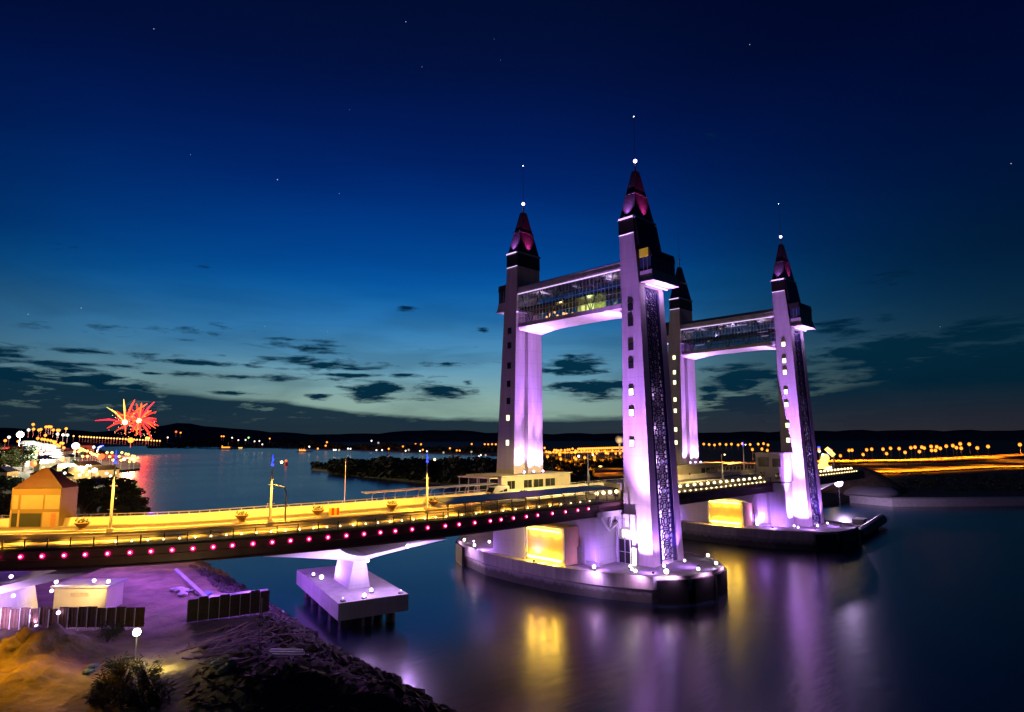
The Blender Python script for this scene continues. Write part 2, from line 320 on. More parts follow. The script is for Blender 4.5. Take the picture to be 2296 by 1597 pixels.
def ground_nodes():
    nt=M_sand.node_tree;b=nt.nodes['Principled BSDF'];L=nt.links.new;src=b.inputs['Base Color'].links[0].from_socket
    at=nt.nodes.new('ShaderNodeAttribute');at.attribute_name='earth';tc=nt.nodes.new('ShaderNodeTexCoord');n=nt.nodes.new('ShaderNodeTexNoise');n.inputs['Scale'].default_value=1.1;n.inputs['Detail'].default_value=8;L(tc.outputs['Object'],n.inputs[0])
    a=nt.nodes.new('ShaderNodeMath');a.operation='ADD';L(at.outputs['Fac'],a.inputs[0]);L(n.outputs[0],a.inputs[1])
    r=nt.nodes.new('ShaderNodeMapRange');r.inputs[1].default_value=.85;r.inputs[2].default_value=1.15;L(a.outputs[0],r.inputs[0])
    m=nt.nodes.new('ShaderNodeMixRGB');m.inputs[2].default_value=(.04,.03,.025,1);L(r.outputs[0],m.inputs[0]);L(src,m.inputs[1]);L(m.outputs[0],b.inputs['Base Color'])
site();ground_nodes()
def onG(x,y,dz=0):
    p=pz(x,y,3)
    for _ in range(4): p=pz(x,y,gh(p.x,p.y))
    p.z+=dz;return p
# ------------------------------------------------------------------ bridge path
E_=np.array([(-50,168,12.6),(-32,141,12.9),(-5,111,13.4),(10,96,13.75),(22,87,14),(35,81,14.3),(49,77,14.5),(63,74.2,14.7),(80,73,14.8),(89,73,14.8),(130,73,14.8),(190,73,14.8),(290,73,14.8),(300,73,14.8)],float)
_c=[]
for i in range(1,len(E_)-2):
    for k in range(12):
        t=k/12;p0,p1,p2,p3=E_[i-1:i+3];_c.append(0.5*((2*p1)+(-p0+p2)*t+(2*p0-5*p1+4*p2-p3)*t*t+(-p0+3*p1-3*p2+p3)*t**3))
_c=np.array(_c);_s=np.concatenate([[0],np.cumsum(np.linalg.norm(np.diff(_c[:,:2],axis=0),axis=1))])
def _p(s): return np.array([np.interp(s,_s,_c[:,k]) for k in range(3)])
def pos(s,off=0,dz=0):
    p=_p(s);t=_p(s+.5)-_p(s-.5);t/=np.linalg.norm(t[:2]);return Vector((p[0]-t[1]*off,p[1]+t[0]*off,p[2]+dz))
def tang(s): t=_p(s+.5)-_p(s-.5);return Vector((t[0],t[1],0)).normalized()
def s_of_u(u): return float(np.interp(u,_c[:,0],_s))
S0=0;SP=s_of_u(92);SQ=s_of_u(165);SE=s_of_u(240)
def sweep(name,prof,sa,sb,m,parent,step=1.6,closed=True,smooth=False):
    mb=MB();n=max(2,int((sb-sa)/step));rings=[]
    for k in range(n+1):
        s=sa+(sb-sa)*k/n;rings.append([pos(s,o,d) for o,d in prof])
    if closed: mb.loft(rings)
    else:
        q=len(prof);V=[p for r in rings for p in r];mb.add(V,[(k*q+i,k*q+i+1,(k+1)*q+i+1,(k+1)*q+i) for k in range(n) for i in range(q-1)])
    return mb.build(name,m,parent,smooth)
TOPZ=.9   # deck top above the girder lamps
WD=27.
def invpix(x,y,dz):
    z=15.6
    for _ in range(6):
        P=pz(x,y,z);d=np.hypot(_c[:,0]-P.x,_c[:,1]-P.y);i=int(d.argmin())
        best=min((math.hypot(_p(a)[0]-P.x,_p(a)[1]-P.y),a) for a in np.linspace(_s[max(i-1,0)],_s[min(i+1,len(_s)-1)],25));z=_p(best[1])[2]+dz
    return float(best[1]),float(best[0])
def viaduct(label,sa,sb,name):
    t=thing(name,label,'bridge')
    sweep('deck_slab',[(0.1,.62),(0.1,.78),(0,.78),(0,.9),(WD,.9),(WD,.62),(WD-1.2,.35),(1.2,.35)],sa,sb,M_walk,t)
    sweep('edge_girder',[(.06,-1.55),(.06,.62),(-.25,.62),(-.25,.50),(.0,.48),(.0,-.35),(-.1,-.40),(-.1,-.55),(.0,-.6),(.0,-1.45),(-.25,-1.5),(-.25,-1.62),(1.2,-1.62),(1.2,.34),(.6,.34)],sa,sb,M_girder,t)
    sweep('edge_girder',[(WD-.3,.6),(WD-.3,-1.6),(WD-1.3,-1.6),(WD-1.3,.34),(WD-.9,.34)],sa,sb,M_girder,t)
    sweep('box_girder',[(4,.33),(6,-2.6),(WD-6,-2.6),(WD-4,.33)],sa,sb,CP,t)
    sweep('roadway',[(6.3,.904),(6.3,.908),(WD-6.3,.908),(WD-6.3,.904)],sa,sb,M_asph,t)
    sweep('barrier',[(5.3,.905),(5.42,1.55),(5.38,1.8),(5.75,1.8),(5.8,1.5),(6.1,.905)],sa,sb,M_barr,t)
    sweep('barrier',[(WD-5.7,.905),(WD-5.55,1.55),(WD-5.45,2.05),(WD-5.1,2.05),(WD-5.0,.905)],sa,sb,M_barr,t)
    sweep('median',[(13.1,.912),(13.1,1.15),(14.3,1.15),(14.3,.912)],sa,sb,M_barr,t)
    # lane lines
    for off in (9.7,17.3):
        s=sa+1
        while s<sb-3:
            a=[pos(s,off-.09,.914),pos(s,off+.09,.914),pos(s+2.5,off+.09,.914),pos(s+2.5,off-.09,.914)];MB().add(a,[(0,1,2,3)]).build('lane_marking',M_mark,t);s+=6
    for off in (6.7,12.7,14.7,20.3):
        sweep('edge_line',[(off-.08,.913),(off+.08,.913)],sa,sb,M_mark,t,closed=False)
    # railings
    for off in (.2,WD-.3):
        mb=MB();n=max(2,int((sb-sa)/1.5));tb_=mb
        for h in (.35,.7,1.05): mb.tube([pos(sa+(sb-sa)*k/n,off,.9+h) for k in range(n+1)],.035 if h<1 else .075,5)
        nf=len(mb.f)
        s=sa+.5
        while s<sb: mb.obox(pos(s,off,.9),tang(s),.12,.12,1.12);s+=2.6
        ro=mb.build('railing',M_barr if off<2 else M_steel,t);ro.data.materials.append(M_steel if off>2 else M_black)
        for q,pg in enumerate(ro.data.polygons):
            if q>=nf: pg.material_index=1
    sweep('kerb_lip',[(.5,.905),(.5,1.12),(.75,1.12),(.75,.905)],sa,sb,M_barr,t)
    return t
VA=viaduct('curved approach viaduct with magenta lamps along its edge girder',S0,SP,'approach_viaduct')
# magenta lamps on the girder face
L0=[(29,1253),(80,1251),(132,1249),(182,1247),(232,1245),(283,1243),(332,1240),(381,1237),(429,1233),(476,1229),(521,1225),(567,1222),(611,1218),(653,1214),(695,1210),(736,1206),(775,1201),(813,1196),(849,1193),(886,1191),(927,1188),(967,1186),(1008,1182),(1043,1179),(1074,1174),(1105,1169),(1134,1167),(1163,1164),(1190,1160),(1217,1157),(1243,1152),(1269,1148),(1294,1144),(1318,1141)]
ss=[invpix(x,y,0)[0] for x,y in L0]
ss=[ss[0]-5.4,ss[0]-2.7]+ss
g=MB().tube([(0,.02,0),(0,-.14,0)],[.24,.31],12);rim=g.build('girder_lamp',E_magr,VA,True)
rim.location=pos(ss[0],-.02);lens=MB().ball((0,-.20,0),.12,10,6).build('lens',E_mag,rim,True)
for i,s in enumerate(ss):
    o=rim if i==0 else rim.copy()
    if i: COL.objects.link(o);c=lens.copy();COL.objects.link(c);c.parent=o
    o.location=pos(s,-.02);t=tang(s);o.rotation_euler=(0,0,math.atan2(t.y,t.x))
# added spots with no fittings along the barrier, filling the dark walkway
sk=4.
while sk<SP-2:
    q=pos(sk,5.2,1.95);q2=pos(sk,3.4,.9);light('SPOT',q,SOD,1500 if sk<75 else 800,VA,target=q2,angle=150,blend=.6,size=.25,name='walkway_wash');sk+=5.5
# small warm bulbs on the walkway rail
s=invpix(262,1222,.9)[0];b0=MB().ball((0,0,0),.12,8,6).build('rail_bulb',E_bulb,VA,True);b0.location=pos(s,-.12,1.35)
sk=s+1.75;k=0
while sk<SP-1:
    k+=1;o=b0.copy();COL.objects.link(o);o.location=pos(sk,-.12,1.35);sk+=1.75 if k<24 else 2.6
# ------------------------------------------------------------------ bascule span and far viaduct
BS=viaduct('bascule span between the two pairs of towers with purple underside',SP+.02,SQ,'bascule_span')
mb=MB();n=24;rings=[]
for k in range(n+1):
    u=110+(160-110)*k/n;q=abs(k/n-.5)*2;zb=13.0-2.6*q**2.2
    rings.append([(u,74.2,14.9),(u,76,zb),(u,98.5,zb),(u,100,14.9)])
mb.loft(rings).build('haunched_underside',CWH,BS)
FV=viaduct('far approach viaduct running on past the second pair of towers',SQ+.02,SE,'far_viaduct')
for pa,sa,sb in ((BS,SP+21,SQ-2),(FV,SQ+14,SE-8)):
    b1=None;s=sa
    while s<sb:
        if b1 is None: b1=MB().ball((0,0,0),.34,8,6).build('rail_bulb',E_bulb,pa,True);o=b1
        else: o=b1.copy();COL.objects.link(o)
        o.location=pos(s,.9,2.1);s+=3.0
    b2=None;s=sa
    while s<sb:
        if b2 is None: b2=MB().ball((0,0,0),.17,7,5).build('kerb_bulb',E_bulb,pa,True);o=b2
        else: o=b2.copy();COL.objects.link(o)
        o.location=pos(s,-.1,1.15);s+=2.3
for k in range(5):   # lamps beside the near control kiosk
    o=b1.copy();COL.objects.link(o);o.parent=BS;o.location=pos(SP+1+2.0*k,.9,2.4)
# ------------------------------------------------------------------ pier platforms
PL=[(86,78),(85.6,88),(86.2,98),(89,107),(92.5,114),(97.5,119),(104,120.5),(110,118),(114,110),(117,98),(117.5,88),(117,78),(115.5,68),(112.5,61),(108,57.2),(102,56.2),(96.5,57.3),(91.5,61.2),(88,69)]
def platform(du,label,ext=0):
    t=thing('pier_platform',label,'pier',(du,0,0))
    P=[((x-ext if x<100 else x),y) for x,y in PL];cx,cy=102,88
    inset=lambda k:[(cx+(x-cx)*k,cy+(y-cy)*k) for x,y in P]
    mb=MB();mb.loft([[(x,y,-3) for x,y in inset(.965)],[(x,y,2.1) for x,y in inset(.985)],[(x,y,2.3) for x,y in P],[(x,y,4.2) for x,y in P]]).build('hull',CPT,t)
    mb=MB();a=P;b=inset(.975);n=len(a)
    mb.add([(x,y,4.2) for x,y in a]+[(x,y,4.45) for x,y in a]+[(x,y,4.45) for x,y in b]+[(x,y,4.2) for x,y in b],
       [f for i in range(n) for j in [(i+1)%n] for f in ((i,j,n+j,n+i),(n+i,n+j,2*n+j,2*n+i),(2*n+i,2*n+j,3*n+j,3*n+i))]).build('kerb',CP,t)
    for i in (13,14,15,16,4,5,6,3):
        p=Vector((*P[i],0));q=Vector((*P[(i+1)%n],0));d=(q-p);nn=Vector((d.y,-d.x,0)).normalized()
        if (p+nn-Vector((cx,cy,0))).length<(p-Vector((cx,cy,0))).length: nn=-nn
        c=(p+q)/2+nn*.35;MB().obox((c.x,c.y,-.5),(d.x,d.y),d.length*.82,.6,4.4).build('fender',M_black,t)
    return t
P1=platform(0,'near boat-shaped concrete pier platform ringed with small lamps')
P2=platform(72,'far concrete pier platform beneath the second pair of towers',3)
# machine rooms below the deck
def machine(du,front,label):
    t=thing('machine_room',label,'machine room',(du,0,0));k=front
    MB().box(92.5,115,74,100,4.205,12.6).build('wall',CWH,t)
    MB().box(k,92.5,78,88.2,4.207,11.0).build('projecting_wall',mat('ochre_wall',(.55,.40,.16),.8,0,.15,.6),t)
    MB().box(88.4,92.48,88.25,97.5,4.21,10.4).build('side_block',CWH,t)
    # recessed lit panel: frame and tubes
    mb=MB();f=k-.02
    mb.box(f-.14,f,78.1,78.5,4.9,10.8);mb.box(f-.14,f,87.7,88.1,4.9,10.8);mb.box(f-.14,f,78.5,87.7,10.5,10.8)
    mb.build('panel_frame',CWH,t)
    for zz,h in ((10.0,.26),(4.75,.42)):
        MB().box(k-.42,k-.2,78.8,87.4,zz,zz+h).build('light_tube',E_yel,t)
    for zz,en in ((9.9,380),(4.9,700)):
        for w in (80.,83.,86.):
            light('POINT',(k-.8,w,zz),(1,.60,.07),en,t,size=.3,name='tube_light')
    # service openings, door, pipes on the short wall beside the tower
    MB().box(92.30,92.47,73.0,76.2,4.25,5.0).build('plinth',CP,t)
    mb=MB()
    for a in range(3): mb.box(91.9,92.4,76.6+a*.9,77.2+a*.9,4.3,8.5-a*1.3)
    mb.build('service_duct',M_steel,t)
    MB().box(92.32,92.47,76.9,78.0,4.25,6.6).build('door',M_black,t)
    return t
for q,(a,b,c,e) in enumerate(((84,85,8,1500),(119,87,6.5,4000),(157,87,6.5,5000))):
    tt=thing('floodlight',['purple underdeck floodlight before the near machine room','purple underdeck floodlight behind the near machine room','purple underdeck floodlight before the far machine room'][q],'floodlight',(min(max(a,87.5),999) if q==0 else (116 if q==1 else 158.5),b,4.2));MB().box(-.2,.2,-.2,.2,0,.4).build('housing',M_black,tt);light('SPOT',(0,0,.7),PUR,e,tt,target=((0,0,9) if q==0 else ((8,0,8) if q==1 else (-8,0,8))),angle=130,blend=1,size=.4,name='underdeck_beam')  # added lights that brighten the underside of the deck
machine(0,88.6,'near machine room with a glowing yellow panel under the deck')
machine(72,87.2,'far machine room with a glowing yellow panel under the deck')
# plant room open beside the near tower base
t=thing('plant_annex','open plant bay with a lit window between machine room and near tower base','plant bay')
MB().box(98.5,108,69.5,73.9,4.208,13.2).build('wall',CWH,t)
MB().box(98.3,98.48,70.2,73.2,4.3,8.6).build('shutter',M_black,t)
MB().box(98.2,98.46,70.4,72.2,9.0,10.3).build('window',E_win,t)
mb=MB()
for w in (70.,71.2,72.6): mb.box(97.6,97.75,w,w+.12,4.2,12.6)
for z in (6.4,8.7,12.4): mb.box(97.6,97.72,70.15,72.6,z,z+.1)
mb.build('scaffold',M_steel,t)
for du,k in ((0,1),(72,1.2)):
    for a,b,c,d_,e in ((88.4,71,96,70,6500),(93.5,62.5,100,64,3500),(87.2,101.5,94,102,6500),(104,60,104,66,2500)):
        t=thing('floodlight',f'small low floodlight on the {"near" if du==0 else "far"} platform kerb, {"by the yellow panel" if b==84 else "by the machine room corner" if b==71 else "at the rounded front end" if b==62.5 else "left of the side block" if b==101.5 else "at the right end"}','floodlight',(du+a,b,4.45))
        MB().box(-.15,.15,-.15,.15,0,.3).build('housing',M_black,t);_o=Vector((a-102,(b-88)*.5,0)).normalized();light('SPOT',(_o.x*3.,_o.y*3.,.4),PUR2,e*k*.16,t,target=(_o.x*.4,_o.y*.4,-2.2),angle=130,blend=1,size=.6,name='kerb_beam');light('SPOT',(0,0,1.0),PUR,e*k*.6,t,target=(-_o.x*6,-_o.y*6,0),angle=150,blend=1,size=.4,name='kerb_beam')  # added fill spots, one hung outboard to tint the hull
t=thing('access_door_light','bright lit doorway at the foot of the near right tower','door')
MB().box(98.05,98.2,69.0,70.0,4.25,7.4).build('door_frame',M_steel,t);MB().box(97.96,98.03,69.15,69.85,4.3,7.2).build('lit_opening',E_white,t)
# V bracket under the deck edge
t=thing('v_bracket','white V-shaped steel bracket below the deck edge beside the near tower','bracket')
mb=MB()
for a in (92.4,97.2,101.6): mb.tube([(95.9,73.5,10.3),(a,73.5,14.3 if a<100 else 12.9)],.28,6)
mb.build('struts',M_white,t);MB().box(91.5,106.5,72.6,74.3,12.9,13.9).build('cross_beam',CWH,t)
# ------------------------------------------------------------------ towers
def lattice_mb(f,zs,z1):
    """perforated screen: f(a,z) -> point, a in -1..1"""
    mb=MB();r=.125
    def bar(p,q): mb.tube([f(*p),f(*q)],r,4)
    h=2.75;z=zs
    H=2.0
    while z<z1-.5:
        c=z+h/2
        R1=[(.34*math.cos(k*math.pi/4+.39),c+.62*math.sin(k*math.pi/4+.39)) for k in range(8)]
        R2=[(1*max(-1,min(1,1.42*math.cos(k*math.pi/4+.39))),c+h/2*max(-1,min(1,1.3*math.sin(k*math.pi/4+.39)))) for k in range(8)]
        for k in range(8):
            bar(R1[k],R1[(k+1)%8]);bar(R1[k],R2[k])
            m1=((R1[k][0]*.45+R2[k][0]*.55),(R1[k][1]*.45+R2[k][1]*.55));m2=((R1[(k+1)%8][0]*.45+R2[(k+1)%8][0]*.55),(R1[(k+1)%8][1]*.45+R2[(k+1)%8][1]*.55))
            bar(m1,m2)
        bar((-1,z),(1,z));z+=h
    bar((-1,zs),(-1,z1));bar((1,zs),(1,z1));return mb
def tower(du,side,label,cfg):
    """side -1: tower on the camera side (outer face toward -y); +1 mirrored about the deck axis"""
    t=thing('bridge_tower',label,'tower',(UC+du,MID+side*16.5,0))
    ou=UC;ow=MID+side*16.5
    Wd=lambda w:(w if side<0 else 2*MID-w)      # w given for the near side tower
    def X(u,w,z): return (u-ou,Wd(w)-ow,z)
    def ring(z,u0,u1,wo,wi,rec=1.3,gr=1.0):
        a,b=u0+.21*(u1-u0),u0+.80*(u1-u0);g0,g1=u0+.36*(u1-u0),u0+.47*(u1-u0)
        return [X(u0,wi,z),X(u0,wo,z),X(a,wo,z),X(a,wo+rec,z),X(b,wo+rec,z),X(b,wo,z),X(u1,wo,z),X(u1,wi,z),X(g1,wi,z),X(g1,wi-gr,z),X(g0,wi-gr,z),X(g0,wi-.55*gr,z),X(u0+.1,wi-.55*gr,z)]
    lo=(98.9,109.1,65.9,72.4);hi=(100.4,108.9,68.2,72.4)
    MB().loft([ring(4.2,*lo),ring(57,*hi)]).build('shaft',CW,t)
    # upper shaft (plain), black cladding, cornice
    def rect(z,u0,u1,wo,wi): return [X(u0,wo,z),X(u1,wo,z),X(u1,wi,z),X(u0,wi,z)]
    MB().loft([rect(57.01,100.4,108.7,68.2,72.5),rect(68.1,100.5,108.1,69.2,72.7)]).build('upper_shaft',CW,t)
    MB().loft([rect(68.11,100.42,108.2,69.1,72.8),rect(71.2,100.45,108.1,69.1,72.8)]).build('black_band',M_dark,t)
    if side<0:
        MB().loft([rect(64.4,100.95,108.9,68.0,68.75),rect(71.0,100.95,108.4,68.9,69.08)]).build('side_cladding',M_dark,t)  # shade of the unlit outer face put in as a dark panel
    MB().loft([rect(71.21,100.3,108.3,68.9,73.0),rect(71.6,100.3,108.3,68.9,73.0)]).build('cornice',M_steel,t)
    MB().box(100.18-ou,100.28-ou,min(Wd(69.2),Wd(72.6))-ow,max(Wd(69.2),Wd(72.6))-ow,71.2,71.5).build('light_strip',E_strip,t)
    mb=MB().box(100.36-ou,100.5-ou,min(Wd(69.2),Wd(72.7))-ow,max(Wd(69.2),Wd(72.7))-ow,68.0,68.1);mb.build('light_strip',E_strip,t)
    # spire: two stage tiled pyramid
    cu,cw=104.4,70.95
    def sq(z,a,b): return [X(cu-a,cw-b,z),X(cu+a,cw-b,z),X(cu+a,cw+b,z),X(cu-a,cw+b,z)]
    sp=MB().loft([sq(71.6,3.6,1.8),sq(76.9,2.22,1.17),sq(76.95,2.34,1.26),sq(77.15,2.30,1.24),sq(77.2,2.10,1.1),sq(82.4,.72,.45)]).build('spire',M_slate,t)
    f=MB().tube([X(cu,cw,82.4),X(cu,cw,83.2),X(cu,cw,83.3),X(cu,cw,84.2)],[.18,.1,.22,.12],8).build('finial',M_steel,sp)
    MB().ball(X(cu,cw,84.8),.38,14,10).build('finial_ball',E_pur if cfg.get('ball',1) else M_steel,sp,True)
    MB().tube([X(cu,cw,85.4),X(cu,cw,94.6)],[.06,.03],5).build('antenna',M_black,t)
    if cfg.get('ball',1): MB().ball(X(cu,cw,94.7),.10,6,4).build('beacon',E_white,t)
    # windows up the stair, near the inner edge
    for z,lit in cfg['win']:
        wc=70.3;tt=(z-4.2)/(57-4.2);u=98.9+(100.4-98.9)*tt
        w0,w1=sorted((Wd(wc-.48),Wd(wc+.48)))
        fr=MB().box(u-.10-ou,u+.12-ou,w0-.12-ow,w1+.12-ow,z-.75,z+.75).build('window',M_black,t)
        MB().box(u-.16-ou,u-.11-ou,w0-ow,w1-ow,z-.62,z+.62).build('pane',E_win if lit else M_wdark,fr)
    # perforated screen in the recessed outer face
    def f2(a,z):
        k=(z-4.2)/(52.8);u0=98.9+1.5*k;u1=109.1-.2*k;c=u0+.505*(u1-u0);w=65.9+2.3*k
        return Vector(X(c+a*2.05,w+.25,z))
    if side<0:
        lattice_mb(f2,5.0,56.2).build('perforated_screen',M_blueframe,t)
        mb=MB()
        for a,b in ((-1.40,-1.03),(1.03,1.40)):
            mb.loft([[f2(a,z)+Vector((0,-.1*side*-1,0)),f2(b,z)+Vector((0,-.1*side*-1,0)),f2(b,z)+Vector((0,.25,0)),f2(a,z)+Vector((0,.25,0))] for z in (4.4,56.4)])
        mb.build('screen_frame',M_blueframe,t)
        for z,en,an in ((5.0,cfg['screen'],80),(5.2,cfg['screen']*3,35)):
            p=X(103.9,66.9,z);light('SPOT',p,(.62,.38,1),en,t,target=X(104.3,67.6+.9,z+22),angle=an,blend=1,size=.35,name='screen_uplight')
        for z,en in ((5.6,420),(9,380),(13,330),(17.5,260),(23,190),(29,120),(36,60)):
            k=(z-4.2)/52.8;p=X(103.9+.7*k,66.62+2.3*k,z);light('POINT',p,(.62,.38,1),en*cfg['screen']/9000,t,size=.2,name='screen_backlight')
    # observation pod on the outer side
    pod=MB().loft([rect(57.7,100.7,110.2,65.0,68.3),rect(58.6,100.9,109.9,65.4,68.3),rect(59.9,100.9,109.7,65.6,68.3)]).build('observation_pod',CW,t)
    MB().loft([rect(62.7,100.9,109.7,65.6,68.3),rect(64.2,100.8,109.6,65.8,68.7)]).build('pod_roof',M_dark,pod)
    MB().loft([rect(59.91,101.0,109.6,65.7,68.3),rect(62.69,101.0,109.6,65.7,68.3)]).build('pod_glazing',M_glassdark,pod)
    mb=MB()
    for a in (102.2,103.8,105.4,107.0,108.6): mb.box(a-.05-ou,a+.05-ou,min(Wd(65.58),Wd(65.68))-ow,max(Wd(65.58),Wd(65.68))-ow,59.95,62.65)
    for b in (66.5,67.4): mb.box(100.88-ou,100.98-ou,Wd(b)-.05-ow,Wd(b)+.05-ow,59.95,62.65)
    mb.build('mullions',M_steel,pod)
    if cfg.get('sign'): MB().box(100.62-ou,100.78-ou,Wd(66.1)-ow,Wd(68.1)-ow,62.6,64.3).build('yellow_banner',M_yellow,pod)
    if side<0: MB().loft([rect(57.2,101.4,109.0,67.2,67.5),rect(57.42,101.4,109.0,67.2,67.5)]).build('light_strip',E_strip,pod)
    light('POINT',X(104.5,65.6,56.6),PUR2,cfg['pod'],t,size=.3,name='pod_downlight')
    light('POINT',X(108,66.2,56.8),PUR2,cfg['pod']*.6,t,size=.3,name='pod_downlight')
    # spire floods
    for (a,b,col,en) in ((-4.4,0,(.60,.28,1),cfg['sp'][0]*2),(0,2.7,(1,.08,.45),cfg['sp'][1]*1.2)):
        if en<=0: continue
        p=Vector(X(cu+a,cw,71.9))+Vector((0,-abs(b),0));q=Vector(X(cu+a*.55,cw,76.))+Vector((0,-abs(b)*.45,0))
        light('SPOT',p,col,en,t,target=q,angle=74,blend=1,size=.12,name='spire_uplight')
        MB().box(p[0]-.15,p[0]+.15,p[1]-.15,p[1]+.15,71.55,71.85).build('spire_floodlight',M_black,t)
    return t
M_blueframe=mat('blue_screen_metal',(.022,.018,.09),.45,.3,.2,2)
M_glassdark=mat('pod_glass',(.03,.06,.08),.12,0,0)
wz=lambda l:[(z,b) for z,b in l]
tower(0,-1,'tallest nearest tower on the right with a yellow banner and perforated screen',dict(win=wz([(53,0),(49.9,0),(45.1,0),(41.5,0),(36.2,1),(32.2,1),(26.4,1)]),screen=9000,pod=700,sp=(3800,5200),sign=1))
tower(0,1,'left tower of the near pair, rising behind the cream control house',dict(win=wz([(52.6,0),(49.1,0),(44.3,0),(40,0),(36,0),(32.1,1),(26.4,1)]),screen=0,pod=500,sp=(3800,5200)))
tower(72,-1,'right tower of the far pair with a full column of lit windows',dict(win=wz([(52.9,1),(48.3,1),(45.1,1),(39.7,1),(36.2,1),(30.6,1),(26.6,1)]),screen=6000,pod=600,sp=(2400,3800)))
tower(72,1,'left tower of the far pair with an unlit black spire',dict(win=wz([(52.5,1),(47.8,1),(44.6,1),(39.2,1),(35.7,1),(29.9,1),(25.9,1)]),screen=0,pod=250,sp=(0,0),ball=0))
# ------------------------------------------------------------------ sky bridges
def skybridge(du,label,lit):
    t=thing('sky_bridge',label,'sky bridge',(UC+du,MID,0));u0,u1=100.7-UC,109.-UC;y0,y1=72.75-MID,102.25-MID
    # roof with a pitched back
    MB().loft([[(u0,y,61.15),(u0,y,62.7),(u0+.5,y,62.9),(u0+4.1,y,64.3),(u1-.5,y,62.9),(u1,y,61.15)] for y in (y0,y1)]).build('roof',CW,t)
    n=20;rings=[]
    for k in range(n+1):
        y=y0+(y1-y0)*k/n;q=abs(k/n*2-1);zb=52.2+1.0*(1-q**3)
        rings.append([(u0-.05,y,54.1),(u0-.05,y,53.2),(u0+.4,y,zb+.3),(u1-.4,y,zb),(u1+.05,y,53.2),(u1+.05,y,54.1)])
    MB().loft(rings).build('soffit',CW,t)
    MB().box(u0-.16,u0-.08,y0,y1,61.0,61.2).build('light_strip',E_strip,t)
    MB().box(u0+.02,u0+.05,y0,y1,54.1,61.1).build('glazing',M_glass,t)
    MB().box(u1-.05,u1-.02,y0,y1,54.1,61.1).build('glazing',M_glass,t)
    for uu,nm in ((u0,'front_mullions'),(u1,'rear_mullions')):
        mb=MB();y=y0+.1
        while y<y1: mb.box(uu-.06,uu+.0,y-.035,y+.035,54.12,61.0);y+=.98
        for z in (55.3,56.5,58.0,59.3): mb.box(uu-.07,uu-.0,y0,y1,z-.05,z+.05)
        mb.build(nm,M_steel,t)
    # floor between the two gallery levels, ceiling and trusses
    MB().box(u0+.6,u1-.6,y0,y1,57.4,57.75).build('gallery_floor',M_dark,t)
    mb=MB()
    for k in range(5):
        y=y0+3+k*5.9
        mb.tube([(u0+1.2,y,54.1),(u0+1.2,y+2.9,61.0)],.13,5);mb.tube([(u0+1.2,y+5.8,54.1),(u0+1.2,y+2.9,61.0)],.13,5)
    mb.build('truss',M_black,t)
    for y in (-9,0,9): MB().box(-1.2,1.2,y-.25,y+.25,60.8,60.9).build('ceiling_lamp',E_dimp,t)
    for yy in (-10,10): light('POINT',(u0+3,yy,60.2),(.75,.6,.9),260,t,size=.4,name='gallery_light')
    if lit:
        MB().box(u1-1.6,u1-1.5,y0+9.0,y0+17.0,54.4,57.3).build('lit_screen_wall',E_green,t)
        for y in (y0+11.2,y0+12.4,y0+13.9): MB().box(u1-3.0,u1-2.9,y,y+.8,54.5,56.9).build('bright_lamp_panel',E_greenb,t)
        for k in range(16):
            y=y0+15+random.random()*11;z=54.4+random.random()*1.4*(1-abs((y-y0-20)/7)**1.)+.1
            MB().ball((u0+1.5+random.random()*2,y,z),.16+random.random()*.22,6,4).build('cafe_lamp',E_cafe,t)
        light('POINT',(u0+3,y0+19,56.3),(1,.6,.2),500,t,name='cafe_light');light('POINT',(u0+3.5,y0+11,56.5),(.7,.9,.2),520,t,name='gallery_light')
    else:
        for y,z in ((2,59.9),(6,56.6)): MB().ball((u0+1,y,z),.18,6,4).build('small_lamp',E_cafe,t)
        for y,z,l in ((9,55.6,3),(-11,57.3,3),(-4,60.,4),(12,60.2,2.4),(-11.5,56,2)): MB().box(u0+.9,u0+1.0,y-l/2,y+l/2,z,z+.22).build('display_strip',E_disp,t)
        light('POINT',(u0+4,0,59.5),(.7,.6,1),700,t,name='gallery_light')
    # purple floods washing the soffit from brackets on the towers
    for y,s in ((y0+1,1),(y1-1,-1)):
        light('SPOT',(u0+2.,y,49.6),PUR2,9500,t,target=(u0+3,y+s*9,53.5),angle=120,blend=1,size=.4,name='soffit_flood')
        light('SPOT',(u1-1.5,y,49.6),PUR2,5000,t,target=(u1-3,y+s*9,53.5),angle=120,blend=1,size=.4,name='soffit_flood')
    return t
E_dimp=emat('ceiling_glow',(.6,.5,.8),.8);E_green=emat('lit_hall_wall',(.55,.62,.12),.45);E_greenb=emat('hall_lamp',(.85,1,.35),1.8);E_cafe=emat('cafe_warm',(1,.5,.16),3);E_disp=emat('pale_display',(.6,.5,1),.9)
skybridge(0,'glazed sky bridge between the near towers with warm cafe lights inside',True)
skybridge(72,'glazed sky bridge joining the two far towers, mostly dim inside',False)
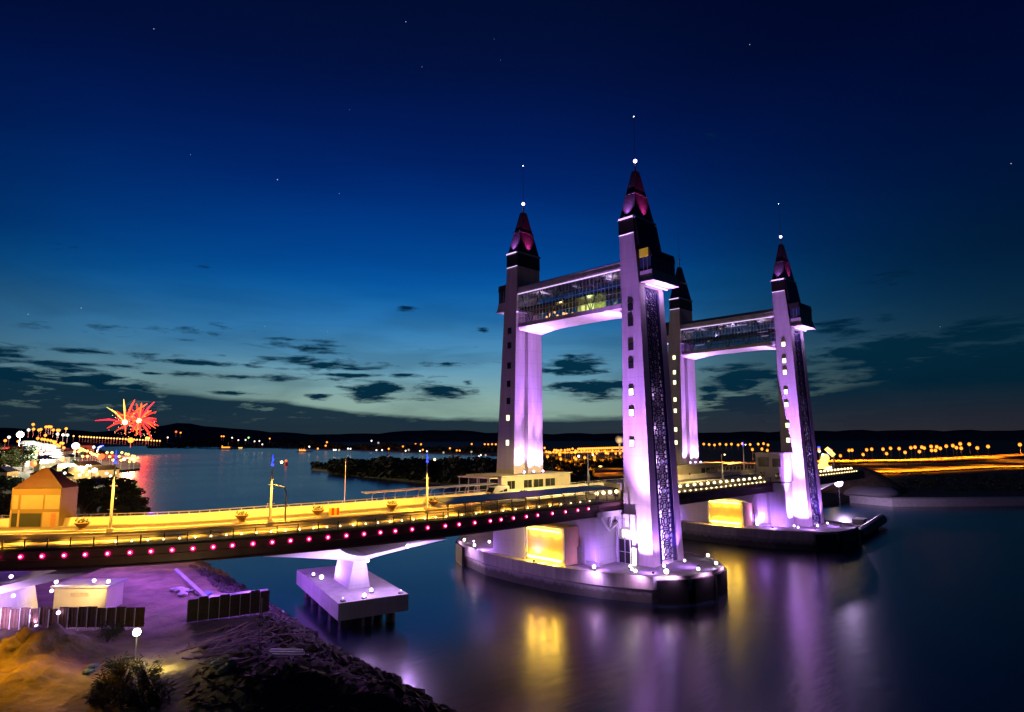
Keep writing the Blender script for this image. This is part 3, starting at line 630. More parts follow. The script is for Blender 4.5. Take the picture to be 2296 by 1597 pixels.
# ------------------------------------------------------------------ purple floods
def nospec(od):
    od[1].specular_factor=0;return od[0]
def flood(loc,tgt,label,col=PUR,en=4000,ang=60,lens=E_pur,r=.3,blend=.9,group=None,size=.25):
    t=thing('floodlight',label,'floodlight',loc,group=group);T=Vector(tgt)-Vector(loc)
    MB().box(-.3,.3,-.3,.3,0,.12).build('base',M_black,t);MB().ball((0,0,.45),r*.85,14,10).build('lens',lens,t,True)
    dv=T.normalized()*(r+.12)
    if en>0: light('SPOT',(dv.x,dv.y,.45+dv.z),col,en,t,target=T+Vector((0,0,.0)),angle=ang,blend=blend,size=size,name='flood_beam')
    return t
for du,nm in ((0,'near'),(72,'far')):
    k=1 if du==0 else 1.25
    flood((du+95.2,68.4,4.2),(du+99.5,67.0,15),f'purple floodlight before the {nm} right tower base, wall side',en=26000*k,ang=105,col=(.72,.42,1),r=.32)
    flood((du+93.2,66.6,4.2),(du+100,68.5,42),f'purple floodlight out on the {nm} platform aimed up the right tower',en=520000*k,ang=38,r=.3)
    flood((du+99.6,64.2,4.2),(du+104,67,30),f'purple floodlight at the outer corner of the {nm} right tower',en=8000*k,ang=90,r=.33)
    flood((du+106.5,64.2,4.2),(du+105,67,30),f'purple floodlight below the screen of the {nm} right tower',en=11000*k,ang=90,r=.3)
    flood((du+93.5,75.8,4.2) if du==0 else (du+91.5,76.5,4.2),(du+97,78,12),f'purple floodlight in front of the {nm} machine room',en=8000*k,ang=165,r=.42)
    flood((du+89.6,97.8,4.2),(du+94,94,9),f'purple floodlight left of the yellow panel on the {nm} platform',en=5000*k,ang=165,r=.36)
    flood((du+95.0,106,4.2),(du+99.5,106.5,24),f'purple floodlight at the foot of the {nm} left tower',en=30000*k,ang=90,r=.36,col=(.72,.42,1))
    flood((du+93.0,109,4.2),(du+100,106.5,42),f'purple floodlight on the back end of the {nm} platform',en=560000*k,ang=36,r=.25)
    # roof floods at the inner foot of the left tower
    for j,(a,b) in enumerate(((101.2,101.1),(104.4,101.2),(107.4,101.1))):
        flood((du+a,b,19.36),(du+a+.3,102.9,27),f'{["first","second","third"][j]} roof floodlight along the {nm} left tower, counting from the town side',en=9000,ang=110,col=(.62,.33,1),r=.3)
        light('SPOT',(du+a,100.4,19.8),PUR,140000,None,target=(du+a,102.6,50),angle=26,blend=1,size=.2,name='roof_beam')
# warm marker lamps round the platforms
mk=[(91.6,110.6,'at the left tip of the near platform'),(88.6,103.6,'second from the left tip of the near platform'),(88.9,71.6,'right of the purple floodlight on the near platform edge'),
    (91.2,64.5,'in front of the near tower door'),(94.6,60.6,'large and star bright below the near tower screen'),(100.2,57.8,'on the rounded right end of the near platform'),(107.0,58.1,'last at the far right corner of the near platform'),(113,63,'behind the near tower on the far platform edge'),(101.7,118.9,'at the back left rim of the near platform')]
for i,(a,b,l) in enumerate(mk):
    big=i==4
    t=thing('marker_lamp','warm white marker lamp '+l,'marker lamp',(a,b,4.45),group='marker lamps round the pier platforms')
    MB().tube([(0,0,0),(0,0,.25)],.12,6).build('post',M_black,t);MB().ball((0,0,.5),.42 if big else (.3 if i<8 else .16),9,6).build('globe',E_white,t,True)
    _o=Vector((a-102,(b-88)*.6,0)).normalized()
    light('SPOT',(_o.x*2.6,_o.y*2.6,.5),(.80,.42,.85),1500 if big else 900,t,target=(_o.x*.3,_o.y*.3,-2),angle=140,blend=1,size=.4,name='marker_glow')  # lilac spot added outboard to brighten the hull, apart from the globe
# bright doorway lamps at the foot of far right tower
t=thing('entrance_light','glaring white entrance light at the foot of the far right tower','floodlight',(72+97.2,70.6,4.2))
MB().box(-.1,.1,-.6,.9,.2,4.8).build('lit_panel',E_winb:=emat('entrance_panel',(1,.95,.6),3.2),t);MB().tube([(-.4,1.8,0),(-.4,1.8,3.4)],.06,6).build('pole',M_black,t);MB().ball((-.4,1.8,3.2),.9,10,6).build('lens',E_winb,t,True)
# ------------------------------------------------------------------ control houses on the deck
def house(name,label,cat,u0,u1,w0,w1,z0,z1,m,wins,roof=True,annex=False,door=None):
    t=thing(name,label,cat,((u0+u1)/2,(w0+w1)/2,z0));cx,cy=(u0+u1)/2,(w0+w1)/2
    MB().box(u0-cx,u1-cx,w0-cy,w1-cy,0,z1-z0).build('wall',m,t)
    if roof: MB().box(u0-cx-.35,u1-cx+.35,w0-cy-.35,w1-cy+.3,z1-z0+.003,z1-z0+.25).build('roof',m,t)
    for face,a,b,za,zb,lit in wins:
        if face=='S':
            f=MB().box(a-cx-.1,b-cx+.1,w0-cy-.06,w0-cy+.05,za-z0-.1,zb-z0+.1).build('window',M_beige,t);MB().box(a-cx,b-cx,w0-cy-.10,w0-cy-.065,za-z0,zb-z0).build('pane',E_win if lit else M_wdark,f)
            if b-a>1.8: MB().box((a+b)/2-cx-.04,(a+b)/2-cx+.04,w0-cy-.13,w0-cy-.105,za-z0,zb-z0).build('mullion',M_steel,f)
        else:
            f=MB().box(u0-cx-.06,u0-cx+.05,a-cy-.1,b-cy+.1,za-z0-.1,zb-z0+.1).build('window',M_beige,t);MB().box(u0-cx-.10,u0-cx-.065,a-cy,b-cy,za-z0,zb-z0).build('pane',E_win if lit else M_wdark,f)
    return t
h1=house('control_house','cream control house with four dark windows beside the near left tower','building',92.5,115,99.3,110.5,15.65,19.1,M_beige,
   [('S',94.2,96.4,16.5,18.2,0),('S',99.2,101.7,16.5,18.2,0),('S',102.4,105.4,16.5,18.2,0),('S',106.2,109.4,16.5,18.2,0),('W',100.4,103.4,15.8,18.6,0),('W',103.9,107,15.8,18.6,0),('W',107.4,110,15.8,18.6,0)])
MB().box(-14.3,-11.7,-5.2,5.5,3.2,3.42).build('porch_roof',M_beige,h1);mb=MB()
for y in (-4.9,-1.5,2,5.2): mb.box(-14.1,-13.95,y,y+.15,0,3.2)
mb.build('porch_posts',M_steel,h1)
h2=house('control_house','cream control house with four dark windows beside the far left tower','building',162,190,99.3,110.5,15.65,19.1,M_beige,
   [('S',176.3,178.4,16.6,18.1,0),('S',179.2,181.4,16.6,18.1,0),('S',182.2,184.2,16.6,18.1,0),('S',187,188.6,16.6,18.1,0),('S',169,169.6,16.3,16.9,0)])
h3=house('operator_kiosk','small cream kiosk on the deck against the near right tower','kiosk',99.6,104.5,73.4,77.4,15.72,18.6,M_beige,[('W',73.8,75.0,16.1,17.8,0),('S',101.3,103,16.2,17.7,0)])
h4=house('operator_cabin','white two-storey operator cabin stacked beside the far right tower','control cabin',166,171.2,69.6,77.2,15.72,23.1,CW,
   [('W',73.6,76.4,19.6,22.0,0),('W',70.4,72.6,19.6,21.8,0),('W',74.8,76.0,17.0,18.2,0),('W',70.8,72.0,16.6,18.0,0)])
MB().box(-2.4,2.4,-3.6,3.6,-11.5,-.3).build('lower_shaft',CWH,h4)
# red-roofed toll house at the far side of the approach
sa,_o=invpix(20,1174,1.0);sb,_o2=invpix(169,1172,1.0)
pA=pz(20,1174,15.0);pB=pz(131,1173.4,15.0);ax=(pB-pA);ax.z=0;wdt=ax.length;ax.normalize();nx=Vector((-ax.y,ax.x,0))
t=thing('gatehouse','orange-lit gatehouse with a red pyramid roof beside the approach road','building',(pA+pB)/2+nx*1.9+Vector((0,0,-.6)),math.atan2(ax.y,ax.x))
DPH=float((np.array(pB)-np.array((0,0,CZ)))@FW);H=(1174-1098)/F*DPH+.6;d=1.9
MB().box(-wdt/2,wdt/2,-d,d,0,H).build('wall',M_deep,t)
mb=MB();mb.loft([[(-wdt/2+.3,-d-.2,H+.003),(wdt/2+.3,-d-.2,H+.003),(wdt/2+.3,d,H+.003),(-wdt/2+.3,d,H+.003)],[(-.6,-.3,H+42/F*DPH),(.3,-.3,H+42/F*DPH),(.3,.3,H+42/F*DPH),(-.6,.3,H+42/F*DPH)]]).build('roof',M_red,t)
X0=-wdt/2
sc_=wdt/111.
def rel(xa,xb,ya,yb,mm,nm,off=.06,par=None): return MB().box(X0+(xa-20)*sc_,X0+(xb-20)*sc_,-d-off,-d-off+.05,H*(1174-yb)/76.,H*(1174-ya)/76.).build(nm,mm,par or t)
M_panelc=mat('cream_infill',(.20,.16,.10),.6,0,.1,1);M_doorw=mat('brown_door',(.22,.10,.05),.5,0,.2,2)
for a,b in ((24,37),(43,93),(97,130)): rel(a,b,1112,1139,M_panelc,'infill_panel')
for a,b in ((25,37),(43,91)): rel(a,b,1147,1172,M_wdark,'window')
rel(113,124,1147,1173,M_doorw,'door');rel(94,131,1145,1173.6,M_panelc,'recess_lining',.03);rel(38,42.3,1141,1173.6,M_panelc,'pilaster');rel(20.5,24,1141,1173.6,M_panelc,'pilaster')
# planter on the kerb beside the door etc: skipped when hidden
# ------------------------------------------------------------------ canopies
t=thing('walkway_canopy','long dark-roofed canopy over the near walkway before the tower','canopy')
sa=invpix(1012,1165,.9)[0]-.3;sb=SP+6
sweep('roof',[(.0,3.05),(.05,3.15),(4.6,3.55),(4.7,3.43)],sa,sb,M_canroof,t)
s=sa+.4
while s<sb:
    mb=MB();p=pos(s,.7,.9);q=pos(s,.7,4.1);mb.tube([p,pos(s,.7,3.1)],.10,6);mb.tube([pos(s,.7,2.5),pos(s,1.8,3.12)],.06,5);mb.tube([pos(s,.1,3.03),pos(s,4.6,3.42)],.06,5);mb.build('frame',M_dark2:=mat('bronze_steel',(.10,.08,.05),.5,.3,.2,2),t);s+=3.05
t=thing('walkway_canopy','thin pale canopy on curved posts along the far walkway','canopy')
sa=invpix(833,1130,1.)[0]-1;sb=SP-2.5
sweep('roof',[(WD-2.8,3.15),(WD-2.8,3.26),(WD-.1,3.34),(WD-.1,3.2)],sa-1.5,sb,M_steel,t)
n=11
for k in range(n):
    s=sa+1+(sb-sa-2)*k/(n-1);mb=MB();mb.tube([pos(s,WD-.5,.9),pos(s,WD-.5,2.3),pos(s,WD-.9,2.9),pos(s,WD-2.4,3.15)],[.12,.11,.1,.07],6);mb.build('curved_post',M_steel,t)
t=thing('walkway_canopy','pale walkway canopy behind the deck between far house and operator cabin','canopy')
sweep('roof',[(WD-2.8,4.0),(WD-2.8,4.1),(WD-.1,4.2),(WD-.1,4.05)],s_of_u(191),s_of_u(222),M_steel,t)
for k in range(12):
    s=s_of_u(192)+k*2.6;mb=MB();mb.tube([pos(s,WD-.5,.9),pos(s,WD-.5,3.0),pos(s,WD-2.4,4.0)],.09,5);mb.build('curved_post',M_steel,t)
# ------------------------------------------------------------------ deck lamps
def post(s,off,h,label,arm=1,en=40000,blue=True,m=M_white,c=None):
    c=c or SOD
    p=pos(s,off,1.8);T=tang(s);t=thing('street_lamp',label,'street lamp',p,math.atan2(T.y,T.x))
    MB().box(-.35,.35,-.3,.3,0,.45).build('plinth',M_barr,t)
    MB().tube([(0,0,.4),(0,0,h*.25),(0,0,h*.75),(0,0,h)],[.2,.19,.13,.07],8).build('pole',m,t)
    MB().tube([(0,0,h*.97),(.7*arm,-.2,h*1.01),(1.1*arm,-.25,h*1.0)],.05,5).build('arm',M_steel,t)
    MB().ball((1.15*arm,-.25,h*.99),.19,8,5).build('lamp_head',E_bulb,t,True)
    if blue:
        mb=MB();mb.tube([(.12*math.cos(a),.12*math.sin(a),h*.93+a*.13) for a in [k*.5 for k in range(18)]],.05,5);mb.ball((0,0,h*.95),.20,10,7);mb.tube([(0,0,h*.98),(0,0,h*1.12)],[.07,.02],5);mb.build('blue_ornament',E_blue,t)
        mb=MB()
        for z in (h*.62,h*.30): mb.box(-.5,.5,-.06,.06,z,z+.07)
        mb.build('bracket',M_steel,t)
    for yy in (-.4,.4): 
        pass
    light('SPOT',(.0,5.0,h*1.02),c,en,t,target=(0,10.5,-1),angle=138,blend=.35,size=.4,name='road_light')
    light('SPOT',(.5,-1.2,h*.9),c,en*(.42 if c is SOD else .08),t,target=(.5,-1.0,-1),angle=66,blend=.6,size=.3,name='walkway_light')
    light('SPOT',(0.0,-.9,.6),(1,.8,.4),110,t,target=(0,0,h*.7),angle=40,blend=.8,size=.1,name='pole_uplight')
    return t
def hpost(x,y,yt):
    s,o=invpix(x,y,1.8);q=pos(s,5.6,1.8);return (y-yt)/F*float((np.array(q)-np.array((0,0,CZ)))@FW)
def basepost(x,y): 
    s,o=invpix(x,y,1.8);return s
post(basepost(198,1207),5.6,hpost(198,1207,1049),'tall lamp post with blue ornament nearest the gatehouse')
post(basepost(608,1177),5.6,hpost(608,1177,1046),'tall lamp post with blue ornament above the river pier')
post(basepost(945,1141),5.6,hpost(945,1141,1031),'tall lamp post with blue ornament at the start of the canopy')
post(max(2,basepost(198,1207)-24),5.6,9.4,'tall lamp post on the approach beyond the gatehouse')
post(basepost(1204,1100)+1,5.6,7.6,'slim pale lamp post in front of the near control house',blue=False,m=M_steel,en=26000,c=(1,.70,.24))
post(s_of_u(126),5.6,8,'lamp post behind the nearest tower',en=16000,c=(1,.70,.24))
post(s_of_u(196),22,8.5,'lamp post with blue top left of the operator cabin',en=16000,c=(1,.70,.24))
post(s_of_u(150),5.6,6.5,'lamp post on the middle of the bascule span',en=18000,blue=False,c=(1,.70,.24))
# cobra-head post and bare mast
s,o=invpix(645,1170,1.8);p=pos(s,8.4,.95);T=tang(s);t=thing('street_lamp','shorter lamp post with a single bent arm beside the tall one','street lamp',p,math.atan2(T.y,T.x))
MB().tube([(0,0,0),(0,0,4.6),(-.25,.1,5.2),(-.6,.25,5.4),(-1.7,.7,5.6)],[.15,.11,.1,.09,.08],7).build('bent_pole',M_steel,t);MB().box(-2.3,-1.5,.5,.9,5.55,5.7).build('lamp_head',M_white,t);MB().box(-.3,.3,-.3,.3,0,.4).build('plinth',M_barr,t)
s,o=invpix(767,1134,1.);p=pos(s,WD-.6,.9);t=thing('flag_mast','bare slender mast standing at the far edge of the viaduct','mast',p)
MB().tube([(0,0,0),(0,0,8.8)],[.10,.045],6).build('pole',M_steel,t)
# planters on the median
for i,(x,y) in enumerate([(150,1196),(540,1178),(728,1166),(905,1152),(1010,1143),(1190,1135),(1290,1128)]):
    s=invpix(x,y,1.15)[0];p=pos(s,13.7,1.16)
    if i==0:
        pl=thing('planter','brown bowl planter on the road median','planter',p,group='bowl planters along the median')
        MB().tube([(0,0,0),(0,0,.25),(0,0,.3),(0,0,.9),(0,0,1.0)],[.42,.36,.4,.95,1.0],12).build('bowl',mat('planter_bowl',(.30,.19,.08),.7,0,.2,2),pl)
        mb=MB();rr=random.Random(2)
        for k in range(40):
            a=rr.random()*6.28;q=rr.random()*.8;z=1+rr.random()*.5;c=Vector((q*math.cos(a),q*math.sin(a),z));e1=Vector((rr.uniform(-1,1),rr.uniform(-1,1),rr.uniform(0,1))).normalized()*.3;e2=e1.orthogonal().normalized()*.12;mb.add([c-e2,c+e1,c+e2,c-e1*.3],[(0,1,2,3)])
        mb.build('foliage',M_leaf,pl)
    else: c=copy_tree(pl);c.location=p
# barricade
s=invpix(766,1163,1.15)[0];T=tang(s);t=thing('barricade','red and yellow striped road barricade on the median','barricade',pos(s,13.7,1.16),math.atan2(T.y,T.x))
mb=MB();mb2=MB()
for k in range(4): (mb if k%2 else mb2).box(-.8+k*.4,-.4+k*.4,-.1,.1,.0,1.1)
mb.build('red_boards',mat('signal_red',(.6,.05,.02),.5),t);mb2.build('yellow_boards',mat('signal_yellow',(.7,.5,.05),.5),t)
# ------------------------------------------------------------------ van
def van():
    s,o=invpix(1078,1117,.9);T=tang(s);t=thing('van','white high-roof ambulance van parked on the deck near the control house','van',pos(s,17.5,.92),math.atan2(T.y,T.x)+math.pi)
    # nose toward +x local
    prof=[(-2.75,.45),(-2.75,2.3),(-2.6,2.5),(.7,2.5),(1.1,2.35),(1.75,1.45),(2.55,1.15),(2.75,.95),(2.75,.45)]
    mb=MB();w=.98
    rings=[]
    for y,k in ((-w,.93),(-w*.96,.985),(-w*.8,1.),(w*.8,1.),(w*.96,.985),(w,.93)): rings.append([(x,y*(1 if z<1.6 else .92),.45+(z-.45)*k) for x,z in prof])
    mb.loft(rings).build('body',M_white,t,False)
    for sg in (-1,1):
        yy=sg*(w+.004)
        for a,b in ((.35,1.05),(-.9,.1),(-2.1,-1.1)): MB().add([(a,yy*.965,1.45),(b,yy*.965,1.45),(b-.25*(a>.3),yy*.93,2.0),(a,yy*.93,2.0)],[(0,1,2,3)]).build('side_window',M_wdark,t)
        for x in (-1.75,1.75):
            wl=MB().tube([(x,sg*.78,.36),(x,sg*1.0,.36)],.36,14).build('wheel',M_black,t);MB().tube([(x,sg*.98,.36),(x,sg*1.02,.36)],.18,10).build('rim',M_steel,wl)
        MB().box(2.6,2.79,sg*.6-.17,sg*.6+.17,.8,.98).build('headlight',M_steel,t)
        MB().box(-2.79,-2.7,sg*.8-.1,sg*.8+.1,1.0,1.4).build('tail_light',mat('signal_red',(.6,.05,.02),.5),t)
    MB().add([(1.13,-.8,2.32),(1.79,-.85,1.46),(1.79,.85,1.46),(1.13,.8,2.32)],[(0,1,2,3)]).build('windscreen',M_wdark,t)
    return t
van()
# low barrier slab by the van
s=invpix(1010,1123,.9)[0];T=tang(s);MB().obox((0,0,0),(1,0),7,.8,.9)
tag(MB().obox(pos(s+3,19.5,.92),T,7,.7,.85).build('road_barrier',M_barr),'pale concrete road barrier lying in front of the white van','barrier')
# ------------------------------------------------------------------ flared piers
M_earthc=mat('wet_dark_concrete',(.05,.05,.05),.4,0,.3,1.5)
def flared(c,ang,zt,zb,al,ar,label,cap=None,halfb=8.5,stemh=1.7,floods=True,w0=1.):
    t=thing('viaduct_pier',label,'pier',(c[0],c[1],0),ang)
    zw=zb+(zt-zb)*.55;zh=zb+(zt-zb)*.70
    fz=lambda z:max(0,(z-zw)/(zt-zw))
    st=lambda z:stemh*(1-.42*min(1,(z-zb)/(zw-zb)))
    aL=lambda z:-(st(z)+(al-st(z))*fz(z)**1.12);aR=lambda z:st(z)+(ar-st(z))*fz(z)**1.12
    B=lambda z:4.2+(halfb-4.2)*fz(z)**1.15
    f2=lambda z:max(0,(z-zh)/(zt-zh))
    hL=lambda z:-.15-al*.33*f2(z)**.6;hR=lambda z:.15+ar*.66*f2(z)**.75
    def rc(z,a0,a1): return [(a0,-B(z),z),(a1,-B(z),z),(a1,B(z),z),(a0,B(z),z)]
    n1,n2=14,12
    mb=MB();mb.loft([rc(z,aL(z),aR(z)) for z in [zb+(zh-zb)*k/n1 for k in range(n1+1)]])
    mb.loft([rc(z,aL(z),hL(z)) for z in [zh+(zt-zh)*k/n2 for k in range(n2+1)]])
    mb.loft([rc(z,hR(z),aR(z)) for z in [zh+(zt-zh)*k/n2 for k in range(n2+1)]])
    mb.build('flared_body',CWH,t,False)
    if cap:
        cp=MB().loft([[(-5.3,-11.7,2.0),(5.2,-11.7,2.0),(5.2,15.,2.0),(-5.3,15.,2.0)],[(-5.3,-11.7,4.4),(5.2,-11.7,4.4),(5.2,15.,4.4),(-5.3,15.,4.4)]]).build('pile_cap',CP,t)
        for a in (-3.6,0,3.6):
            for b in (-8.5,-3,3,8,13): MB().tube([(a,b,-3),(a,b,1.99)],.75,8).build('pile',M_earthc,cp)
    return t
ang=math.atan2(-.225,.974)
PC=(53.6,93.2)
rp=flared(PC,ang,11.8,4.4,15.6,11.6,'flared white river pier on a square pile cap under the viaduct',cap=True,halfb=11.5)
def loc2(c,a,b,z,an): return (c[0]+a*math.cos(an)-b*math.sin(an),c[1]+a*math.sin(an)+b*math.cos(an),z)
for j,(a,b,ta,tb,tz,en,l,ag,rr_) in enumerate([(-1.3,-10.8,0,-6,10.,4200,'in front of the river pier stem, left one',80,.33),(.6,-8.2,0,-4.6,7.,600,'in front of the river pier stem, right one',80,.3),
      (-3.6,4.6,-1.5,2,8,2200,'at the back left of the pile cap beside the stem',120,.42),(-4.2,7.6,-1.5,2,10,1500,'at the far back corner of the pile cap',120,.28),
      (4.3,-10.8,6,-8,11.5,5200,'set low on the right side of the pile cap',130,.10),(-4.4,-10.8,-7,-8,12,6500,'set low on the left side of the pile cap',130,.10),(3.4,5,4,3,12,2200,'behind the river pier stem',120,.2)]):
    flood(loc2(PC,a,b,4.4,ang),loc2(PC,ta,tb,tz,ang),'purple floodlight '+l,en=en,ang=ag,col=(.66,.40,1),r=rr_)  # small floods at the cap sides are added to brighten the wings
# lamps on the flare
for j,(a,b,z,l) in enumerate([(-.3,-7.2,9.6,'low on the left inner face of the river pier flare'),(5.5,-8.6,11.4,'on the right wing of the river pier flare')]):
    t=thing('marker_lamp','small white lamp '+l,'marker lamp',loc2(PC,a,b-1.6,z-.3,ang));MB().ball((0,0,0),.26,10,8).build('globe',E_white,t,True);MB().tube([(0,.1,0),(0,.8,.1)],.06,5).build('bracket',M_steel,t)
    light('POINT',(0,-.6,0),PUR2,2200,t,size=.3,name='marker_glow')
# pier on the left bank
an2=math.atan2(-.62,.78);PC2=(11.2,111.5)
flared(PC2,an2,10.9,2.9,14.5,15.5,'flared white pier on the sandy bank at the left edge',halfb=9.,stemh=2.3)
for j,(a,b,ta,tb,tz,en,l) in enumerate([(3.4,-9,0,-4,8,4600,'right of the bank pier foot'),(-3.4,-9,0,-4,8,4000,'left of the bank pier foot'),(7,-4,5,-3,12,3500,'beside the utility cabin under the bank pier wing'),(8,6,6,4,12,3500,'behind the bank pier under the deck')]):
    flood(loc2(PC2,a,b,3.0,an2),loc2(PC2,ta,tb,tz,an2),'purple floodlight '+l,en=en,ang=150,col=(.66,.38,1),r=.26)
for j,(x,y) in enumerate([(25,1293),(30,1336),(116,1325),(211,1302),(131,1374),(146,1425-10)]):
    p=pD(x,y,109 if j<4 else 103);t=thing('marker_lamp',['small lamp high on the bank pier at the left edge','small lamp lower on the bank pier left of its stem','small lamp at the fork of the bank pier','small lamp on the right wing of the bank pier','small lamp at the foot of the bank pier','small lamp on the ground before the bank pier'][j],'marker lamp',p);MB().ball((0,0,0),.24,8,6).build('globe',E_pur,t,True)
    MB().tube([(0,0,-.3),(0,0,0)],.08,5).build('bracket',M_steel,t)
# third pier, beyond the far towers
flared((218,87),0,12.7,3,12,12,'flared pier at the water edge beyond the far towers',halfb=9.5)
for (x,y,D,l,en) in ((1880,1083,272,'starry white floodlight up on the far abutment bank',26000),(1834,1133,232,'starry white floodlight low beside the far platform',9000)):
    p=pD(x,y,D);t=thing('floodlight',l,'floodlight',p);MB().ball((0,0,0),1.5 if en>2e4 else 1.1,10,8).build('lens',E_pur,t,True);MB().tube([(0,0,-p.z+1),(0,0,-.3)],.15,6).build('pole',M_black,t)
    light('POINT',(-1.8,-1.8,1.2),(.72,.5,1),en,t,size=.6,name='flood_glow')
# ------------------------------------------------------------------ pontoon right of the far platform
t=thing('floating_pontoon','floating pontoon moored to the right of the far platform','pontoon')
a=pz(1871,1187,1.2);b=pz(1895,1196,1.2);c=pz(1970,1176,1.2);dd=pz(1935,1165,1.2)
P=[(q.x,q.y) for q in (a,b,c,dd)]
MB().prism(P,-.6,1.5).build('hull',CP,t)
MB().tube([pz(1925,1205,.6)+Vector((0,0,.6)),pz(1978,1175,.6)+Vector((0,0,1.4))],1.5,10).build('tubular_fender',M_black,t)
p=(c+dd)/2;MB().obox((p.x-8,p.y+.5,1.5),(1,.1),6,3,1.4).build('stacked_sheets',M_bag,t)
# ------------------------------------------------------------------ street lamps far away
def lampset(pts,zh,zg,m,label,group,cat='street lamp',D=None,r=.0017,rim=None,arm=False):
    base=None
    for i,(x,y) in enumerate(pts):
        p=pz(x,y,zh) if D is None else pD(x,y,D if not callable(D) else D(x,y))
        dist=math.hypot(p.x,p.y);s=dist*r
        if base is None:
            o=thing('street_lamp',label,cat,(0,0,0),group=group)
            MB().ball((0,0,0),1,8,6).build('lamp_head',m,o,True);MB().tube([(0,0,-1),(0,0,-2)],.1,5).build('pole',M_steel,o)
            if rim: MB().tube([(0,0,.9),(0,0,1.35)],[1.15,.3],8).build('hood',rim,o)  # glowing cone stands in for the orange halo of the lamp
            base=o
        else: o=copy_tree(base)
        o.location=p;po=[c for c in o.children if c.name.startswith('pole')][0]
        o.scale=(s,s,s)
        ln=min(max(.5,(p.z-zg)/s-1),9/s);po.scale=(1.0,1.0,ln);po.location=(0,0,ln-1)
    return base
c4=lambda x,y:((3000+x/2.095)/1.784,(1650+y/2.095)/1.784)
RL=[(512,310),(578,312),(680,322),(758,365),(830,320),(855,318),(948,355),(978,315),(1020,310),(1115,310),(1145,347),(1178,303),(1250,305),(1300,337),(1348,298),(1383,293),(1420,330),(1440,293),(1460,300),(1518,287),(1522,320),(1565,290),(1595,303),(1555,320),(1645,285),(1700,280),(1730,297),(1762,265),(1770,302),(1838,268),(1995,288),(2262,272),(1905,300),(20,312),(100,308),(145,320)]
def DR(x,y): return 520+ (1040-y)*9 if y<1040 else 480
lampset([c4(*p) for p in RL],0,3,E_org,'glowing sodium lamp in the row along the highway on the right bank','highway lamps on the right bank',D=lambda x,y:max(420,min(900,(27.5-3)*F/((y+22)-(979))*1.0)),rim=E_orgr,r=.0019)
c2=lambda x,y:((2150+x/5.7)/1.784,(1680+y/5.7)/1.784)
ML=[(160,640),(200,725),(255,735),(290,742),(385,690),(362,735),(430,690),(440,725),(480,700),(540,690),(520,740),(625,690),(632,740),(685,682),(730,680),(780,742),(800,660),(865,700),(862,748),(910,715),(930,665)]+[(965+42*k,662-1.3*k) for k in range(25)]+[(1540,710),(1560,755),(1608,765),(1350,760),(1258,755),(1705,700),(1785,765),(1885,755),(1940,705),(1990,720),(2020,735),(1960,690),(1000,708),(1070,700),(1140,715),(1200,712),(1260,705),(1330,708),(1390,705)]
lampset([c2(*p) for p in ML],12,3,E_org,'small sodium lamp in the dense lights beyond the near tower gap','distant town lamps between the near towers',r=.0018)
ML2=[(228,840),(530,895),(845,865),(878,892),(1078,862),(1298,848),(1300,905),(510,798)]
lampset([c2(*p) for p in ML2],11,3,E_org,'larger sodium lamp along the road edge between the near towers','road lamps between the near towers',r=.0021,rim=E_orgr)
FRp=[(1578,996),(1590,997),(1602,998),(1614,996),(1628,997),(1640,996),(1655,998),(1664,995),(1682,997),(1700,996),(1712,995),(1722,998)]
lampset(FRp,12,3,E_org,'sodium lamp in the row seen through the far tower gap','lamps seen between the far towers',r=.0018)
lampset([c2(940,830)],11,3,E_wf,'single cold white lamp among the orange ones between the near towers',None,r=.002)
# far shore lamps (left of centre)
c5=lambda x,y:((1200+x/2.551)/1.784,(1650+y/2.551)/1.784)
for lab,pts,m,rr in (('orange lamp on the dark far shore across the estuary',[(182,370),(275,305),(905,372),(1050,348),(1180,325),(1235,326),(1530,367),(1600,388),(1630,390),(1752,323),(1885,325),(1920,326),(1960,325),(1998,326),(262,340),(1253,382)],E_org,.0014),
      ('white lamp on the dark far shore across the estuary',[(345,383),(365,383),(490,370),(515,372),(780,385),(838,385),(1078,392),(1225,395),(1295,397),(1825,448),(1845,435),(730,290),(95,350),(1720,662),(1757,660),(1810,662)],E_wf,.0012),
      ('dim lit house front on the dark far shore',[(1465,410),(1750,403),(1895,437),(400,385),(800,311),(1110,383),(1840,480)],E_dim,.0016)):
    lampset([c5(*p) for p in pts],9,2,m,lab,'lights on the far shore',D=lambda x,y:max(400,min(1500,26*F/max(6,(y+9-983)))),r=rr,cat='lamp')
lampset([c5(1065,603),c5(1108,603)],5,2,E_org,'warm lamp on the dark wooded point before the far shore','lamps on the wooded point',r=.0013)
g4=lambda x,y:((0+x/2.087)/1.784,(1500+y/2.087)/1.784)
lampset([g4(*p) for p in [(1400,523),(1938,525),(1990,545),(2050,543),(2125,555),(2165,552),(2190,580)]],9,2,E_wf,'white lamp on the far shore right of the fireworks','far lamps right of the fireworks',D=1500,r=.0010,cat='lamp')
lampset([g4(2075,524)],9,2,E_grf,'green lamp on the far shore right of the fireworks',None,D=1500,r=.0013,cat='lamp')
lampset([g4(1470,475)],9,2,E_redf,'red beacon lamp right of the fireworks',None,D=1500,r=.0014,cat='lamp')
lampset([g4(*p) for p in [(1508,483),(1850,513),(1868,513),(2252,532)]],9,2,E_org,'amber lamp on the far shore right of the fireworks','amber far lamps',D=1500,r=.0011,cat='lamp')
